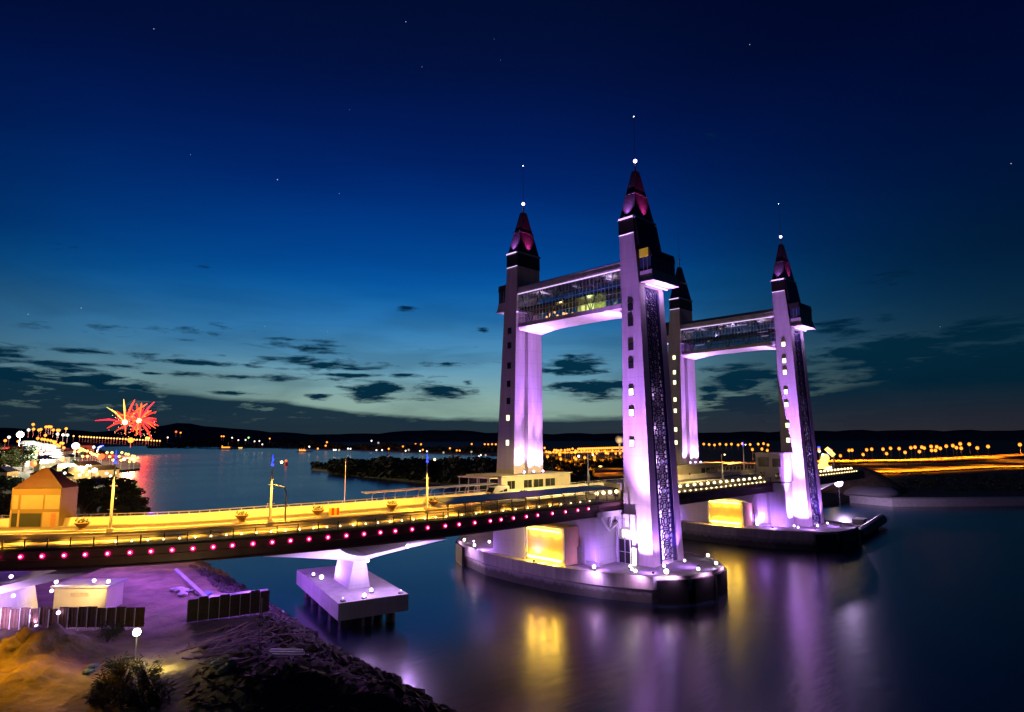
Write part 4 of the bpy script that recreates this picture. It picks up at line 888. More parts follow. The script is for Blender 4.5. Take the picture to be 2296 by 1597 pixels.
# town on the left
cA=lambda x,y:((0+x/3.28)/1.784,(1600+y/3.28)/1.784)
DT=lambda x,y:max(260,min(1100,26*F/max(6,(y+8-985))))
TO=[(68,535),(240,545),(495,505),(550,515),(585,520),(625,528),(665,535),(700,548),(725,552),(715,570),(750,590),(780,605),(800,568),(825,570),(838,628),(595,465),(440,385),(510,395),(535,388),(605,355),(640,352),(668,354),(698,395),(755,398),(775,398),(868,378),(435,322),(255,665),(480,690)]
lampset([cA(*p) for p in TO],9,2,E_org,'sodium lamp in the waterfront town left of the fireworks','sodium lamps in the town',D=DT,r=.0017)
TY=[(1040,632),(1060,640),(1085,650),(1110,665),(1145,672),(1190,692),(1035,680),(1070,678),(980,680),(1085,740),(1150,740),(1215,712),(1240,715),(1262,725),(1290,720),(1305,728),(1320,740),(1405,692),(1440,745),(1600,692),(1655,710),(1685,715),(1738,735),(1765,742),(1700,765),(1808,760),(1700,810),(1760,808),(1470,692),(1565,742),(1590,792),(1485,790)]
lampset([cA(*p) for p in TY],9,2,E_yf,'yellow lamp along the promenade that ends in the lit jetty','promenade lamps',D=DT,r=.0017)
TW=[(375,395),(755,448),(828,460),(885,462),(118,490),(480,690),(540,708),(965,718),(8,695),(75,688),(1185,870),(1175,938),(850,960),(690,928),(1085,945),(1400,965),(1495,1080),(1450,1000),(800,945),(1145,865),(1230,620)]
lampset([cA(*p) for p in TW],8,2,E_wf,'cold white lamp in the dark streets of the town','white lamps in the town',D=DT,r=.0017)
lampset([cA(265,455)],10,2,E_wf,'glaring white stadium lamp high over the town at far left',None,D=900,r=.004)
lampset([cA(995,605)],10,2,E_wf,'bright greenish white lamp where the promenade begins',None,D=800,r=.0045)
lampset([cA(1240,925)],10,2,E_wf,'bright white car park lamp behind the tall lamp post',None,D=DT,r=.0034)
lampset([cA(440,840),cA(820,790),cA(1310,750),cA(1335,742)],8,2,E_redf,'red glowing sign lamp in the town','red lamps in the town',D=DT,r=.0036,cat='lamp')
STR=[(965,475),(1045,480)]+[(1085+37.5*k,484+2.0*k) for k in range(28)]
lampset([cA(*p) for p in STR],12,2,E_yf,'lamp in the even string along the causeway behind the fireworks','string of causeway lamps',D=1400,r=.0010)
lampset([cA(1715,530)],12,2,E_org,'big orange glow of the launching barge below the fireworks',None,D=1380,r=.0036,cat='lamp')
lampset([cA(1925,500),cA(1950,503)],12,2,E_yf,'paired bright lamp on the causeway right of the fireworks','paired causeway lamps',D=1390,r=.0018)
# ------------------------------------------------------------------ market awnings, town houses
mw=[(340,560,.9),(380,545,1.2),(430,570,1.5),(480,600,1.4),(500,635,1.0),(560,580,1.2),(610,600,1.5),(660,620,1.4),(700,650,1.1),(690,705,1.2),(720,740,1.1),(740,640,.8),(760,680,.8),(350,620,.8),(620,650,.9),(780,760,.7)]
aw=None
for i,(x,y,k) in enumerate(mw):
    p=pD(*cA(x,y),DT(*cA(x,y))*.97);p.z=max(2.2,p.z-3)
    if aw is None:
        aw=thing('market_stall','brightly lit white market awning in the crowded night market','market stall',p,AZ-.4,'white awnings of the night market')
        MB().loft([[(-1,-.6,.55),(1,-.6,.55),(1,.6,.55),(-1,.6,.55)],[(-.7,-.1,1.),(.7,-.1,1.),(.7,.1,1.),(-.7,.1,1.)]]).build('awning',E_tent,aw)
        mb=MB()
        for a in (-.95,.95):
            for b in (-.55,.55): mb.box(a-.03,a+.03,b-.03,b+.03,-.4,.56)
        mb.build('legs',M_steel,aw);MB().box(-.9,.9,-.5,-.4,-.4,0).build('counter',E_tent,aw);o=aw
    else: o=copy_tree(aw);o.location=p
    s=6.5*k;o.scale=(s,s,s*.5)
tb=[(20,620,18,14),(90,640,16,10),(180,600,20,12),(300,700,22,7),(380,720,20,8),(560,740,18,8),(640,780,16,7),(880,640,20,9),(930,700,16,7),(1100,600,30,7),(560,420,24,9),(680,440,24,9),(1110,455,40,14),(860,420,24,9),(180,440,30,14),(1150,800,18,6),(1340,850,18,5),(1000,860,14,5),(860,830,14,6),(600,880,12,5),(760,920,12,5),(1500,1120,9,3.5),(1250,1010,12,4),(50,880,14,7)]
for i,(x,y,w,h) in enumerate(tb):
    X_,Y_=cA(x,y);D=max(240,min(1500,25*F/max(7,(Y_+10-985))));p=pD(X_,Y_,D);p.z=1.8
    t=thing('town_house','house in the dark waterfront town on the left bank','house',p,random.uniform(.2,1.2),'houses of the waterfront town')
    MB().box(-w/2,w/2,-5,5,0,h).build('wall',M_beige,t)
    MB().loft([[(-w/2-.5,-5.5,h+.003),(w/2+.5,-5.5,h+.003),(w/2+.5,5.5,h+.003),(-w/2-.5,5.5,h+.003)],[(-w/2+2,-.3,h+3),(w/2-2,-.3,h+3),(w/2-2,.3,h+3),(-w/2+2,.3,h+3)]]).build('roof',M_red if i%3==0 else M_dark,t)
    for k in range(3): MB().box(-w/3+k*w/3-.9,-w/3+k*w/3+.9,-5.06,-5.01,h*.35,h*.35+1.8).build('window',E_dim if (i+k)%3 else E_win,t)
# lights set at the town lamps, the first boosted to fill the tower faces
for (x,y,D,c,e) in ((265,455,880,(1,.74,.6),1700000),(420,600,760,(1,.92,.7),250000),(640,640,640,(1,.92,.7),250000),(995,605,560,(.95,1,.7),160000),(1150,690,520,(1,.65,.2),160000),(1500,740,480,(1,.6,.2),90000),(1240,925,330,(1,1,.85),12000),(700,900,300,(.9,1,.85),6000),(1750,760,430,(1,.6,.2),40000)):
    p=pD(*cA(x,y),D);p.z=max(p.z,14);nospec(light('POINT',p,c,e,None,size=2,name='town_glow'))
# blue ornament on the promenade
t=thing('light_sculpture','blue lit curved sculpture on the promenade','sculpture',pD(*cA(1285,655),520));k=520/1393/1.784/3.28*1.0
MB().tube([(0,0,-2),(0,0,0)],.5,6).build('plinth',M_steel,t);MB().tube([Vector(RT*a*.3)+Vector((0,0,b*.3)) for a,b in ((0,0),(2,3),(1,5.5),(6,8),(10,9.5),(13,8.5))],[.5,.6,.5,.6,.5,.2],6).build('ribbon',E_blue,t)
# ------------------------------------------------------------------ fireworks
def fireworks(cx,cy,rays,label,D=1350):
    c=pD(cx,cy,D);t=thing('fireworks',label,'fireworks',c);k=D/F
    MB().ball((0,0,0),3.4*k*1.4,10,8).build('core',E_core,t,True)
    rr=random.Random(int(cx))
    for j,(dx,dy,m,w) in enumerate(rays):
        tip=Vector(RT*dx*k)+Vector((0,0,-dy*k))+Vector(FW*rr.uniform(-25,25))
        mid=tip*.55+Vector((0,0,3.5*k));MB().tube([tip*.06,tip*.3+Vector((0,0,2.*k)),mid,tip],[.6*k*w,1.1*k*w,1.7*k*w,.5*k*w],6).build('streak',m,t)
    for j in range(46):
        a=rr.uniform(0,6.28);q=rr.uniform(14,40)*k;MB().ball(Vector(RT*q*math.cos(a))+Vector((0,0,q*math.sin(a)*.8-6*k))+Vector(FW*rr.uniform(-20,20)),.45*k,5,4).build('spark',E_core if j%3==0 else E_dim,t)
    return t
fireworks(280,947,[(-50,-3,E_firep,1),(-42,-29,E_fireg,1),(-30,-22,E_fire,1),(-37,11,E_fire,1),(2,-43,E_fireg,.9),(-5,-35,E_fire2,1.1),(14,-43,E_fire,1.1),(32,-36,E_fire2,1.2),(26,-24,E_fire,1.),(24,-4,E_fire,1),(14,20,E_fire2,.8),(-2,24,E_fire2,.7),(20,10,E_fire,.9)],'left burst of red and green fireworks over the causeway')
fr=[]
rq=random.Random(4)
for k in range(26):
    a=k/26*6.283+rq.uniform(-.1,.1);q=rq.uniform(26,44)*(1 if math.sin(a)>-.6 else .85);fr.append((q*math.cos(a)*1.05,-q*math.sin(a)*.85,[E_firep,E_fire,E_fire2][k%3],rq.uniform(.8,1.1)))
fr+=[(48,10,E_fire,1.3),(33,35,E_fire,1.1),(28,-36,E_firep,1),(-36,2,E_fire2,1)]
fireworks(312,944,fr,'right burst of dense red fireworks beside the first')
light('POINT',pD(296,945,1250),(1,.1,.05),2500000,None,size=6,name='fireworks_glow')
# ------------------------------------------------------------------ far land, hills
def landpoly(name,pix,z,m,extra=[],zb=-2):
    P=[(pz(x,y,z).x,pz(x,y,z).y) for x,y in pix]+extra
    mb=MB();mb.prism(P,zb,z);return struct(mb,name,m)
def D2(x,D): p=pD(x,900,D);return (p.x,p.y)
landpoly('wooded_point',[(700,1051),(750,1056),(800,1063),(930,1076),(1050,1086),(1120,1093),(1300,1106),(1500,1118),(1700,1128),(1830,1130),(1905,1116),(2000,1124),(2120,1124),(2400,1121)],1.5,M_grass,[D2(2600,12000),D2(1900,12000),D2(1180,12000),D2(1120,1150)]+[(pz(x,y,1.5).x,pz(x,y,1.5).y) for x,y in ((1110,1034),(1000,1031),(850,1031),(770,1036))])
landpoly('left_bank',[(318,1100),(306,1078),(250,1068),(215,1062),(250,1056),(313,1050),(315,1038),(262,1022),(225,1008),(150,1000)],1.6,M_grass,[D2(60,2600),D2(-700,2600),D2(-900,120),(40,360)])
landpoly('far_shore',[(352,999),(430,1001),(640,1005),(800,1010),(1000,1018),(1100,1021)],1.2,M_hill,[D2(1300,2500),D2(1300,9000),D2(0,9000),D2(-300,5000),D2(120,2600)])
mb=MB()
def hills():
    mb=MB();n=120
    for layer,(D,hs) in enumerate(((8000,1.0),(5200,.45))):
        V=[]
        for i in range(n+1):
            x=-500+i*30.;hp=0
            for cx,ww,h in ((411,95,20),(560,90,8),(980,120,9),(150,200,6),(1900,300,3),(-100,200,10)):
                hp+=h*math.exp(-((x-cx)/ww)**2)
            hp=(hp*(1 if layer==0 else .3)+9+1.0*math.sin(x*.05)+.8*math.sin(x*.13+1))
            p=Vector((*D2(x,D),0));V+= [(p.x,p.y,-5),(p.x,p.y,27+(hp-(0 if layer==0 else 3))*D/F),(p.x*1.25,p.y*1.25,-5)]
        o=len(mb.v);mb.add(V,[(3*i,3*i+1,3*i+4,3*i+3) for i in range(n)]+[(3*i+1,3*i+2,3*i+5,3*i+4) for i in range(n)])
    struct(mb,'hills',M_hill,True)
hills()
# ------------------------------------------------------------------ vegetation
def leafmass(rr,n,ext,size,zbase=0):
    mb=MB()
    for k in range(n):
        a=rr.random()*6.283;q=rr.random()**.5;z=rr.random()
        env=math.sqrt(max(0.03,1-(z*1.6-.6)**2)) if z>.375 else .75+z*.6
        c=Vector((ext[0]*q*env*math.cos(a),ext[1]*q*env*math.sin(a),zbase+ext[2]*z))
        d1=Vector((rr.uniform(-1,1),rr.uniform(-1,1),rr.uniform(-.6,.8))).normalized()*size*rr.uniform(.6,1.3);d2=d1.orthogonal().normalized()*size*.6
        mb.add([c-d1,c-d2,c+d1*.8,c+d2],[(0,1,2,3)])
    return mb
trees=[]
for v in range(3):
    rr=random.Random(30+v);t=thing('tree','dark leafy tree in the group on the point behind the viaduct','tree',(0,0,-50),group='trees on the left bank')
    H=10
    mb=MB();mb.tube([(0,0,0),(.3,.1,2.5),(.1,-.2,5)],[.45,.32,.22],7)
    for k in range(6):
        a=k*1.05+v;mb.tube([(.1,0,2.4+k*.35),(1.6*math.cos(a),1.6*math.sin(a),4.8+k*.3),(2.8*math.cos(a),2.8*math.sin(a),6.6+k*.25)],[.18,.12,.05],5)
    mb.build('trunk',M_trunk,t)
    cm=MB()
    for k in range(9):
        a=rr.random()*6.28;q=rr.uniform(.6,2.9);c=leafmass(rr,95,(1.9,1.9,2.3),.5,0)
        ox,oy,oz=q*math.cos(a),q*math.sin(a),rr.uniform(2.6,7.4)
        cm.add([(x+ox,y+oy,z+oz) for x,y,z in c.v],c.f)
    cm.build('crown',M_leaf if v else M_leafd,t);trees.append(t)
used=set()
def tree(x,y,hpx,lab=None,z=2.2,D=None):
    p=pz(x,y,z) if D is None else pD(x,y,D);p.z=z if D is None else z;i=random.randrange(3)
    if i not in used: used.add(i);o=trees[i]
    else: o=copy_tree(trees[i])
    s=hpx/F*float(np.array((p.x,p.y,0))@FW)/9.6;o.location=p;o.scale=(s*random.uniform(.9,1.25),s*random.uniform(.9,1.25),s);o.rotation_euler=(0,0,random.random()*6)
    if lab:o['label']=lab;
    return o
for x,y,h in [(325,1165,26),(310,1158,42),(292,1152,58),(272,1148,72),(250,1150,78),(232,1156,72),(262,1160,52),(300,1165,40),(215,1160,62),(285,1168,52),(190,1150,76),(240,1172,50),(335,1170,22),(200,1168,50),(312,1172,30),(262,1176,44)]:
    tree(x,y,h)
for x,y,h,D in [(20,1120,80,230),(50,1118,95,215),(-8,1115,70,230),(90,1110,78,240),(70,1100,60,260),(170,1100,70,255),(185,1120,72,235),(160,1080,50,280),(190,1075,48,300),(5,1070,60,330),(40,1075,50,340),(120,1075,30,330),(220,1062,26,400)]:
    o=tree(x,y,h,'dark tree behind the gatehouse below the town lights',2.2,D);o['group']='trees behind the gatehouse'
for x,y,h,D in [(8,1000,66,560),(30,1000,50,600),(58,995,58,640),(-14,1000,80,560),(160,1005,18,900),(185,1000,22,900),(172,1010,26,620),(185,1020,16,640)]:
    o=tree(x,y,h,'tall tree lit green by the stadium lamp at far left',2.2,D);o['group']='trees in the town'
for i in range(3):
    if i not in used: trees[i].location=(30+i*8,300,2)
# mangrove on the wooded point, scrub on the banks: uncountable
rr=random.Random(5);mb=MB()
def scrub(mb,x0,x1,yf,zb,hgt,n,size):
    for k in range(n):
        x=rr.uniform(x0,x1);y0,y1=yf(x);y=rr.uniform(y0,y1);p=pz(x,y,zb);h=hgt*(.55+.45*math.sin(x*.06)*math.sin(x*.023+1)+rr.uniform(-.1,.3))
        for q in range(3):
            c=p+Vector((rr.uniform(-2,2),rr.uniform(-2,2),rr.random()**.7*h));d1=Vector((rr.uniform(-1,1),rr.uniform(-1,1),rr.uniform(-.5,1))).normalized()*size;d2=d1.orthogonal().normalized()*size*.7
            mb.add([c-d1,c-d2,c+d1,c+d2],[(0,1,2,3)])
scrub(mb,740,1330,lambda x:(1037 if x<1130 else 1040,1061+(x-740)*.085),1.5,7,5200,2.1)
scrub(mb,700,760,lambda x:(1042,1052),1.5,3,160,1.6)
scrub(mb,1225,1420,lambda x:(1035,1048),1.5,6,700,2.0);scrub(mb,2020,2300,lambda x:(1062,1100),1.5,.8,300,.8)
tag(mb.build('mangrove_scrub',M_leafd),'dark mangrove and scrub covering the low point across the water','scrub',kind='stuff')
mb=MB()
for k in range(3800):
    x=rr.uniform(330,1140);b=pz(x,1004+max(0,(x-640))*.032,1.2);sc2=rr.uniform(1.0,1.25);c=Vector((b.x*sc2,b.y*sc2,1.2))
    c.z+=rr.random()**.6*(14+6*math.sin(x*.03)+4*math.sin(x*.11))*math.hypot(b.x,b.y)/2000;s=math.hypot(b.x,b.y)*.0022
    d1=Vector((rr.uniform(-1,1),rr.uniform(-1,1),rr.uniform(-.5,1))).normalized()*s*1.6;d2=d1.orthogonal().normalized()*s;mb.add([c-d1,c-d2,c+d1,c+d2],[(0,1,2,3)])
tag(mb.build('far_woodland',M_leafd),'black band of woodland along the far shore','woodland',kind='stuff')
# ------------------------------------------------------------------ right bank: roads, sand mound, revetment
def strip(pix,z,name,m,w=7):
    P=[pz(x,y,z) for x,y in pix];mb=MB();V=[]
    for i,p in enumerate(P):
        d=(P[min(i+1,len(P)-1)]-P[max(i-1,0)]).normalized();n=Vector((-d.y,d.x,0))
        V+=[p-n*w,p+n*w,p+n*w-Vector((0,0,.8)),p-n*w-Vector((0,0,.8))]
    n=len(P);mb.loft([V[4*i:4*i+4] for i in range(n)]);return struct(mb,name,m)
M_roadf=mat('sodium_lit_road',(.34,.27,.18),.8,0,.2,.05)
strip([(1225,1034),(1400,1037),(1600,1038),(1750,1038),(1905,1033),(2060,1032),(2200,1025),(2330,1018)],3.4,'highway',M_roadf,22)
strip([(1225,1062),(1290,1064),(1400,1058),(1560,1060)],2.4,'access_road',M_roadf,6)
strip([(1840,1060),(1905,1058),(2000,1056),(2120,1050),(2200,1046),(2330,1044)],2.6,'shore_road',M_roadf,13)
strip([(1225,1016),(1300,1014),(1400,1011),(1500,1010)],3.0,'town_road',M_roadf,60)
# revetment wall
P=[pz(x,y,1.6) for x,y in ((1905,1117),(2000,1125),(2120,1125),(2400,1122))];mb=MB();rings=[]
for p in P:
    d=Vector((p.x,p.y,0)).normalized();rings.append([p-d*5+Vector((0,0,-2.4)),p-d*1+Vector((0,0,1.2)),p+d*3+Vector((0,0,1.5)),p+d*4+Vector((0,0,-2.4))])
mb.loft(rings);tag(mb.build('revetment',CP),'pale sloping stone revetment along the right shore','sea wall')
mb=MB()
c=pz(1935,1100,1.5)
n=20;V=[];rings=[]
for j,(rad,z) in enumerate(((20,1.4),(15,5),(9,9.5),(3,12.2),(.3,12.8))):
    rings.append([(c.x+rad*(1.5*math.cos(a)*(1+.12*math.sin(3*a)))*.8,c.y+rad*math.sin(a)*(1+.1*math.cos(2*a)),z) for a in [2*math.pi*k/n for k in range(n)]])
mb.loft(rings);tag(mb.build('earth_mound',M_sand,None,True),'dark conical earth mound on the right bank below the highway','mound')
c=pz(1955,1108,1.5);mb=MB();rings=[]
for j,(rad,z) in enumerate(((11,1.4),(10,3),(7,4.6),(.3,5.0))): rings.append([(c.x+rad*(1.6*math.cos(a)),c.y+rad*math.sin(a),z) for a in [2*math.pi*k/n for k in range(n)]])
mb.loft(rings);tag(mb.build('sand_heap',M_bag,None,True),'pale covered sand heap beside the dark mound','mound')
# lights for the roads (the lamps of the row)
for x,y in [(1250,1010),(1330,1008),(1400,1006),(1640,1010),(1860,1005),(1930,1008),(2000,1005),(2070,1003),(2130,1000),(2190,998),(2250,1000),(1840,1030),(2290,1004)]:
    p=pz(x,y+28,3);p.z=19;light('SPOT',p,(1,.25,.004),150000,None,target=p-Vector((0,0,10)),angle=150,blend=.6,size=1,name='sodium_glow')
for pth,n_,e_,zz in (([(1225,1034),(1400,1037),(1600,1038),(1750,1038),(1905,1033),(2060,1032),(2200,1025),(2330,1018)],26,110000,15),([(1880,1059),(2000,1056),(2120,1050),(2200,1046),(2330,1044)],12,50000,11),([(1225,1062),(1290,1064),(1400,1058)],4,14000,9),([(1225,1016),(1400,1011)],6,260000,22)):
    for k in range(n_):
        x=pth[0][0]+(pth[-1][0]-pth[0][0])*(k+.5)/n_;y=float(np.interp(x,[a for a,b in pth],[b for a,b in pth]));p=pz(x,y,3);p.z=zz
        light('SPOT',p,(1,.25,.004),e_,None,target=p-Vector((0,0,10)),angle=150,blend=.6,size=1,name='road_lantern_beam')
for x,y,e in ((1240,1050,9000),(1300,1050,9000),(1380,1048,12000),(2100,1045,30000),(2000,1048,26000),(1900,1050,20000),(2220,1040,30000)):
    p=pz(x,y,2.6);p.z=9;light('SPOT',p,(1,.25,.004),e*2.2,None,target=p-Vector((0,0,10)),angle=155,blend=.5,size=1,name='sodium_glow')
# lit filling-station like cluster right of the far tower
t=thing('roadside_building','brightly lit yellow roadside building right of the far tower','building',pz(1835,1060,3));D=t.location.length
MB().box(-9,9,-6,6,0,5).build('wall',M_beige,t);MB().box(-10,10,-7.5,-6.1,5,5.4).build('canopy',M_beige,t);MB().box(-8,8,-6.2,-6.05,.8,4).build('window',E_winb,t);MB().box(-9.2,-9.02,-5,5,.8,4).build('window',E_winb,t)
light('SPOT',(-6,-14,8),(1,.6,.1),30000,t,target=(-6,-12,0),angle=150,size=1,name='forecourt_light')
lampset([(1837,1012),(1845,1020)],12,3,E_wf,'cold green-white traffic signal lamp right of the far tower','signal lamps',r=.002,cat='lamp')
lampset([(1836,1004),(1860,1008),(1858,1016)],12,3,E_blue,'blue lit signal lamp right of the far tower','blue signal lamps',r=.002,cat='lamp')
lampset([(1847,1036),(1842,1048),(1850,1027)],8,3,E_yf,'very bright yellow lamp cluster by the roadside building','bright yellow lamps',r=.0060,cat='lamp')
t=thing('light_gantry','slanting lit gantry above the road right of the far tower','gantry')
MB().tube([pD(1852,1005,430),pD(1870,1022,430)],1.3,6).build('lit_beam',E_yf,t);MB().tube([pD(1870,1022,430),pD(1870,1050,430)],.4,6).build('pole',M_steel,t)
# water tower with a pale ball
p=pD(*c2(1868,445),900);t=thing('water_tower','pale ball-topped water tower beyond the near tower gap','water tower',p);MB().ball((0,0,0),6,12,8).build('tank',mat('cream_tank',(.6,.55,.45),.6,0,.1,.2,emit=(.6,.5,.3),estr=.0),t,True);MB().tube([(0,0,-p.z+2),(0,0,-5)],[1.6,1.2],8).build('column',CW,t)
light('POINT',(-14,-12,-8),(1,.7,.35),16000,t,name='tank_light')
# cars on the far road
t=thing('car','car with bright headlights on the road between the near towers','car',pz(*c2(1480,1090),3.3));MB().box(-2.4,2.4,-.9,.9,.4,1.1).build('body',M_white,t);MB().box(-1.3,1.2,-.8,.8,1.1,1.6).build('cabin',M_wdark,t);MB().ball((-2.6,0,1.1),1.5,8,6,.45).build('headlight',E_yf,t)
# ------------------------------------------------------------------ boats, buoy
def boat(x,y,L,label,lit,m):
    p=pz(x,y,.3);D=math.hypot(p.x,p.y);L=L*D/F;t=thing('boat',label,'boat',p,AZ-math.pi/2)
    MB().loft([[(-L/2,0,.6),(-L/2+.05*L,-.09*L,.6),(L*.35,-.09*L,.6),(L/2,0,1.),(L*.35,.09*L,.6),(-L/2+.05*L,.09*L,.6)],[(-L/2,0,.045*L),(-L/2+.02*L,-.12*L,.045*L),(L*.35,-.12*L,.045*L),(L*.56,0,.07*L),(L*.35,.12*L,.045*L),(-L/2+.02*L,.12*L,.045*L)]]).build('hull',M_black,t)
    MB().box(-.3*L,.15*L,-.08*L,.08*L,.05*L,.15*L).build('cabin',M_beige,t);MB().box(-.28*L,.13*L,-.083*L,-.08*L,.08*L,.13*L).build('cabin_windows',m,t)
    for k in range(lit): MB().ball((-.25*L+k*.13*L,-.1*L,.17*L),.03*L,6,4).build('deck_lamp',m,t)
    MB().tube([(0,0,.15*L),(0,0,.36*L)],.008*L,5).build('mast',M_steel,t)
boat(511,1008,40,'dark boat with an orange mast lamp on the estuary, left of the lit one',1,E_org);boat(541,1007,18,'small boat glowing with yellow cabin lights',4,E_yf);boat(682,1014,34,'boat with strong orange deck lights in mid estuary',3,E_org)
p=pz(641,1043,0.2);t=thing('buoy','small red channel buoy in front of the boats','buoy',p);MB().tube([(0,0,-.3),(0,0,1.2),(0,0,3.4)],[2.2,2.,.8],8).build('float',mat('signal_red',(.6,.05,.02),.5),t);MB().ball((0,0,4.3),1.3,8,6).build('lantern',E_redf,t)
# ------------------------------------------------------------------ construction site
A_=onG(0,1411);B_=onG(322,1411)
def hoarding(A,B,n,h,label,m,pat=True,light_posts=True):
    d=(B-A);d.z=0;Ln=d.length;ax=d.normalized();t=thing('hoarding',label,'fence',A,math.atan2(ax.y,ax.x));st=Ln/n;rq=random.Random(n)
    mb=MB();pb=MB()
    for i in range(n):
        hh=h*(1+rq.uniform(-.05,.05));x=i*st;k=6
        for j in range(k):
            a=x+.04+(st-.08)*j/k;b=x+.04+(st-.08)*(j+1)/k;y=.05*(j%2);mb.box(a,b,y-.03,y+.03,.12,hh)
        pb.box(x-.05,x+.05,-.14,-.04,-.3,hh*.97)
    mb.build('corrugated_panels',m,t);pb.build('posts',M_white if light_posts else M_steel,t)
    q=MB().box(0,Ln,.12,.2,.4,.5).box(0,Ln,.12,.2,h*.8,h*.8+.1);q.build('rails',M_wood,t);return t
M_fenceb=mat('brown_sheet',(.16,.08,.04),.55,.1,.3,1.5)
hoarding(A_,B_,15,2.6,'brown corrugated hoarding with white posts across the left of the site',M_fenceb)
A2=onG(418,1398);B2=onG(603,1388)
hoarding(A2,B2,8,3.1,'black corrugated hoarding behind the timber heap',M_fence,light_posts=False)
MB_=MB()
d=(B2-A2);d.z=0;nrm=Vector((-d.y,d.x,0)).normalized()
tag(MB().obox((A2+B2)/2+nrm*1.2+Vector((0,0,3.15)),d,d.length,2.2,.08).build('sheet_roof',M_fence),'flat rusty sheet roof lying on top of the black hoarding','roof sheet')
# utility cabin
p1=onG(118,1371);p2=onG(236,1372);d=p2-p1;d.z=0;Lc=d.length;ax=d.normalized()
t=thing('utility_cabin','cream utility cabin with a flat roof between pier and hoarding','cabin',(p1+p2)/2+Vector((-ax.y,ax.x,0))*2,math.atan2(ax.y,ax.x))
hc=(1372-1322)/F*float((np.array(p1)-np.array((0,0,CZ)))@FW)
MB().box(-Lc/2,Lc/2,-2,2,0,hc).build('wall',M_beige,t);MB().box(-Lc/2-.4,Lc/2+.4,-2.4,2.4,hc+.003,hc+.3).build('roof',CP,t);MB().box(-1.4,1.2,-2.05,-2.01,hc*.62,hc*.78).build('nameplate',mat('faded_plate',(.45,.38,.25),.6,0,.3,3),t)
for sg,l in ((-1,'left'),(1,'right')):
    q=t.location+Vector((ax.x*sg*(Lc/2),ax.y*sg*(Lc/2),hc+.3))-Vector((-ax.y,ax.x,0))*1.8
    flood(tuple(q),(q.x-2*ax.y*-1,q.y-6,q.z-1),f'purple floodlight on the {l} roof corner of the utility cabin',en=1200,ang=160,col=(.7,.45,1),r=.3)
wc=t.location+Vector((-1,-9,6));light('SPOT',wc,(1,.66,.22),9000,None,target=t.location+Vector((-2,0,2.5)),angle=75,blend=.8,size=.5,name='site_glow')  # added spot without a fitting, brightens the cabin
# purple points without fittings, colouring the ground under the deck
for x,y,z,e in ((330,1310,8,8500),(480,1330,9,9000),(260,1290,8,7000),(560,1360,7,4500)):
    p=onG(x,y);light('POINT',(p.x,p.y,p.z+z),(.38,.12,1),e,None,size=1,name='site_purple_glow')
# long concrete beam, debris
p=onG(395,1283);q=onG(462,1346);tag(MB().tube([p+Vector((0,0,.35)),q+Vector((0,0,.35))],.42,5).build('concrete_beam',CP),'long pale concrete beam lying diagonally across the purple sand','beam')
rb=random.Random(9)
def lump(p,r,name,m,label,cat,group=None,flat=.6):
    mb=MB();n=9;rings=[]
    for j in range(6):
        tt=math.pi*j/5;q=max(.05,math.sin(tt));rings.append([(p.x+r*q*math.cos(6.283*k/n)*rb.uniform(.75,1.25),p.y+r*q*math.sin(6.283*k/n)*rb.uniform(.75,1.25),p.z+r*flat*(1-math.cos(tt))*.8) for k in range(n)])
    mb.loft(rings);return tag(mb.build(name,m),label,cat,group)
for x,y,r in ((402,1328,.9),(415,1330,.8),(408,1338,.8),(444,1333,.6),(432,1328,.5),(388,1325,.5)): lump(onG(x,y),r,'debris_bag',M_bag,'crumpled white debris bag on the purple sand','bag','debris bags on the sand')
lump(onG(462,1338),.9,'tarpaulin',M_tarp,'blue tarpaulin bundle beside the concrete beam end','tarpaulin')
for x,y,r in ((490,1497,.8),(503,1488,.9),(515,1500,.7),(500,1508,.6),(522,1488,.6),(532,1502,.5),(478,1489,.5)): lump(onG(x,y),r,'stone',mat('pale_stone',(.42,.40,.30),.9,0,.3,2,.4,6),'pale broken stone in the rubble beside the yellow-lit track','stone','pale rubble stones')
# planks
pb=[]
for k in range(34):
    x=rb.uniform(430,640);y=rb.uniform(1415,1500);x+= (y-1415)*.5
    p=onG(x,y,.15+rb.random()*.9);a=rb.gauss(-.9,.35)+AZ;L=rb.uniform(2.2,5.5)
    if k==0: pl=tag(MB().box(-.5,.5,-.5,.5,-.5,.5).build('plank',M_wood),'weathered plank thrown in the scrap heap by the water','plank','planks of the scrap heap');o=pl
    else: o=pl.copy();COL.objects.link(o)
    o.location=p;o.scale=(L,rb.uniform(.18,.45),.07);o.rotation_euler=(rb.uniform(-.15,.15),rb.uniform(-.35,.1),a)
for k,(x,y) in enumerate(((640,1466),(643,1472),(650,1478))):
    o=tag(MB().box(-2.0,2.0,-.14,.14,0,.16).build('pipe_length',M_white),'pale straight length of three laid side by side on the rubble','pipe','three pale lengths on the rubble');o.location=onG(x,y,.35);o.rotation_euler=(0,0,AZ-math.pi/2-.05)
o=tag(MB().box(-2.1,2.1,-.16,.16,0,.14).build('yellow_board',mat('yellow_board',(.6,.62,.03),.5,emit=None)),'yellow board lying on the dark rubble near the shore','board');o.location=onG(688,1509,.3);o.rotation_euler=(0,.12,AZ-math.pi/2-.35)
for k,(x,y,x2,y2) in enumerate(((626,1372,640,1380),(640,1381,652,1388),(655,1394,682,1392))):
    tag(MB().tube([onG(x,y,.4),onG(x2,y2,.3)],.16,5).build('driftwood',M_bag),['short pale driftwood pole by the end of the black hoarding','middle pale driftwood pole at the shore','longest pale driftwood pole lying nearest the water'][k],'pole')
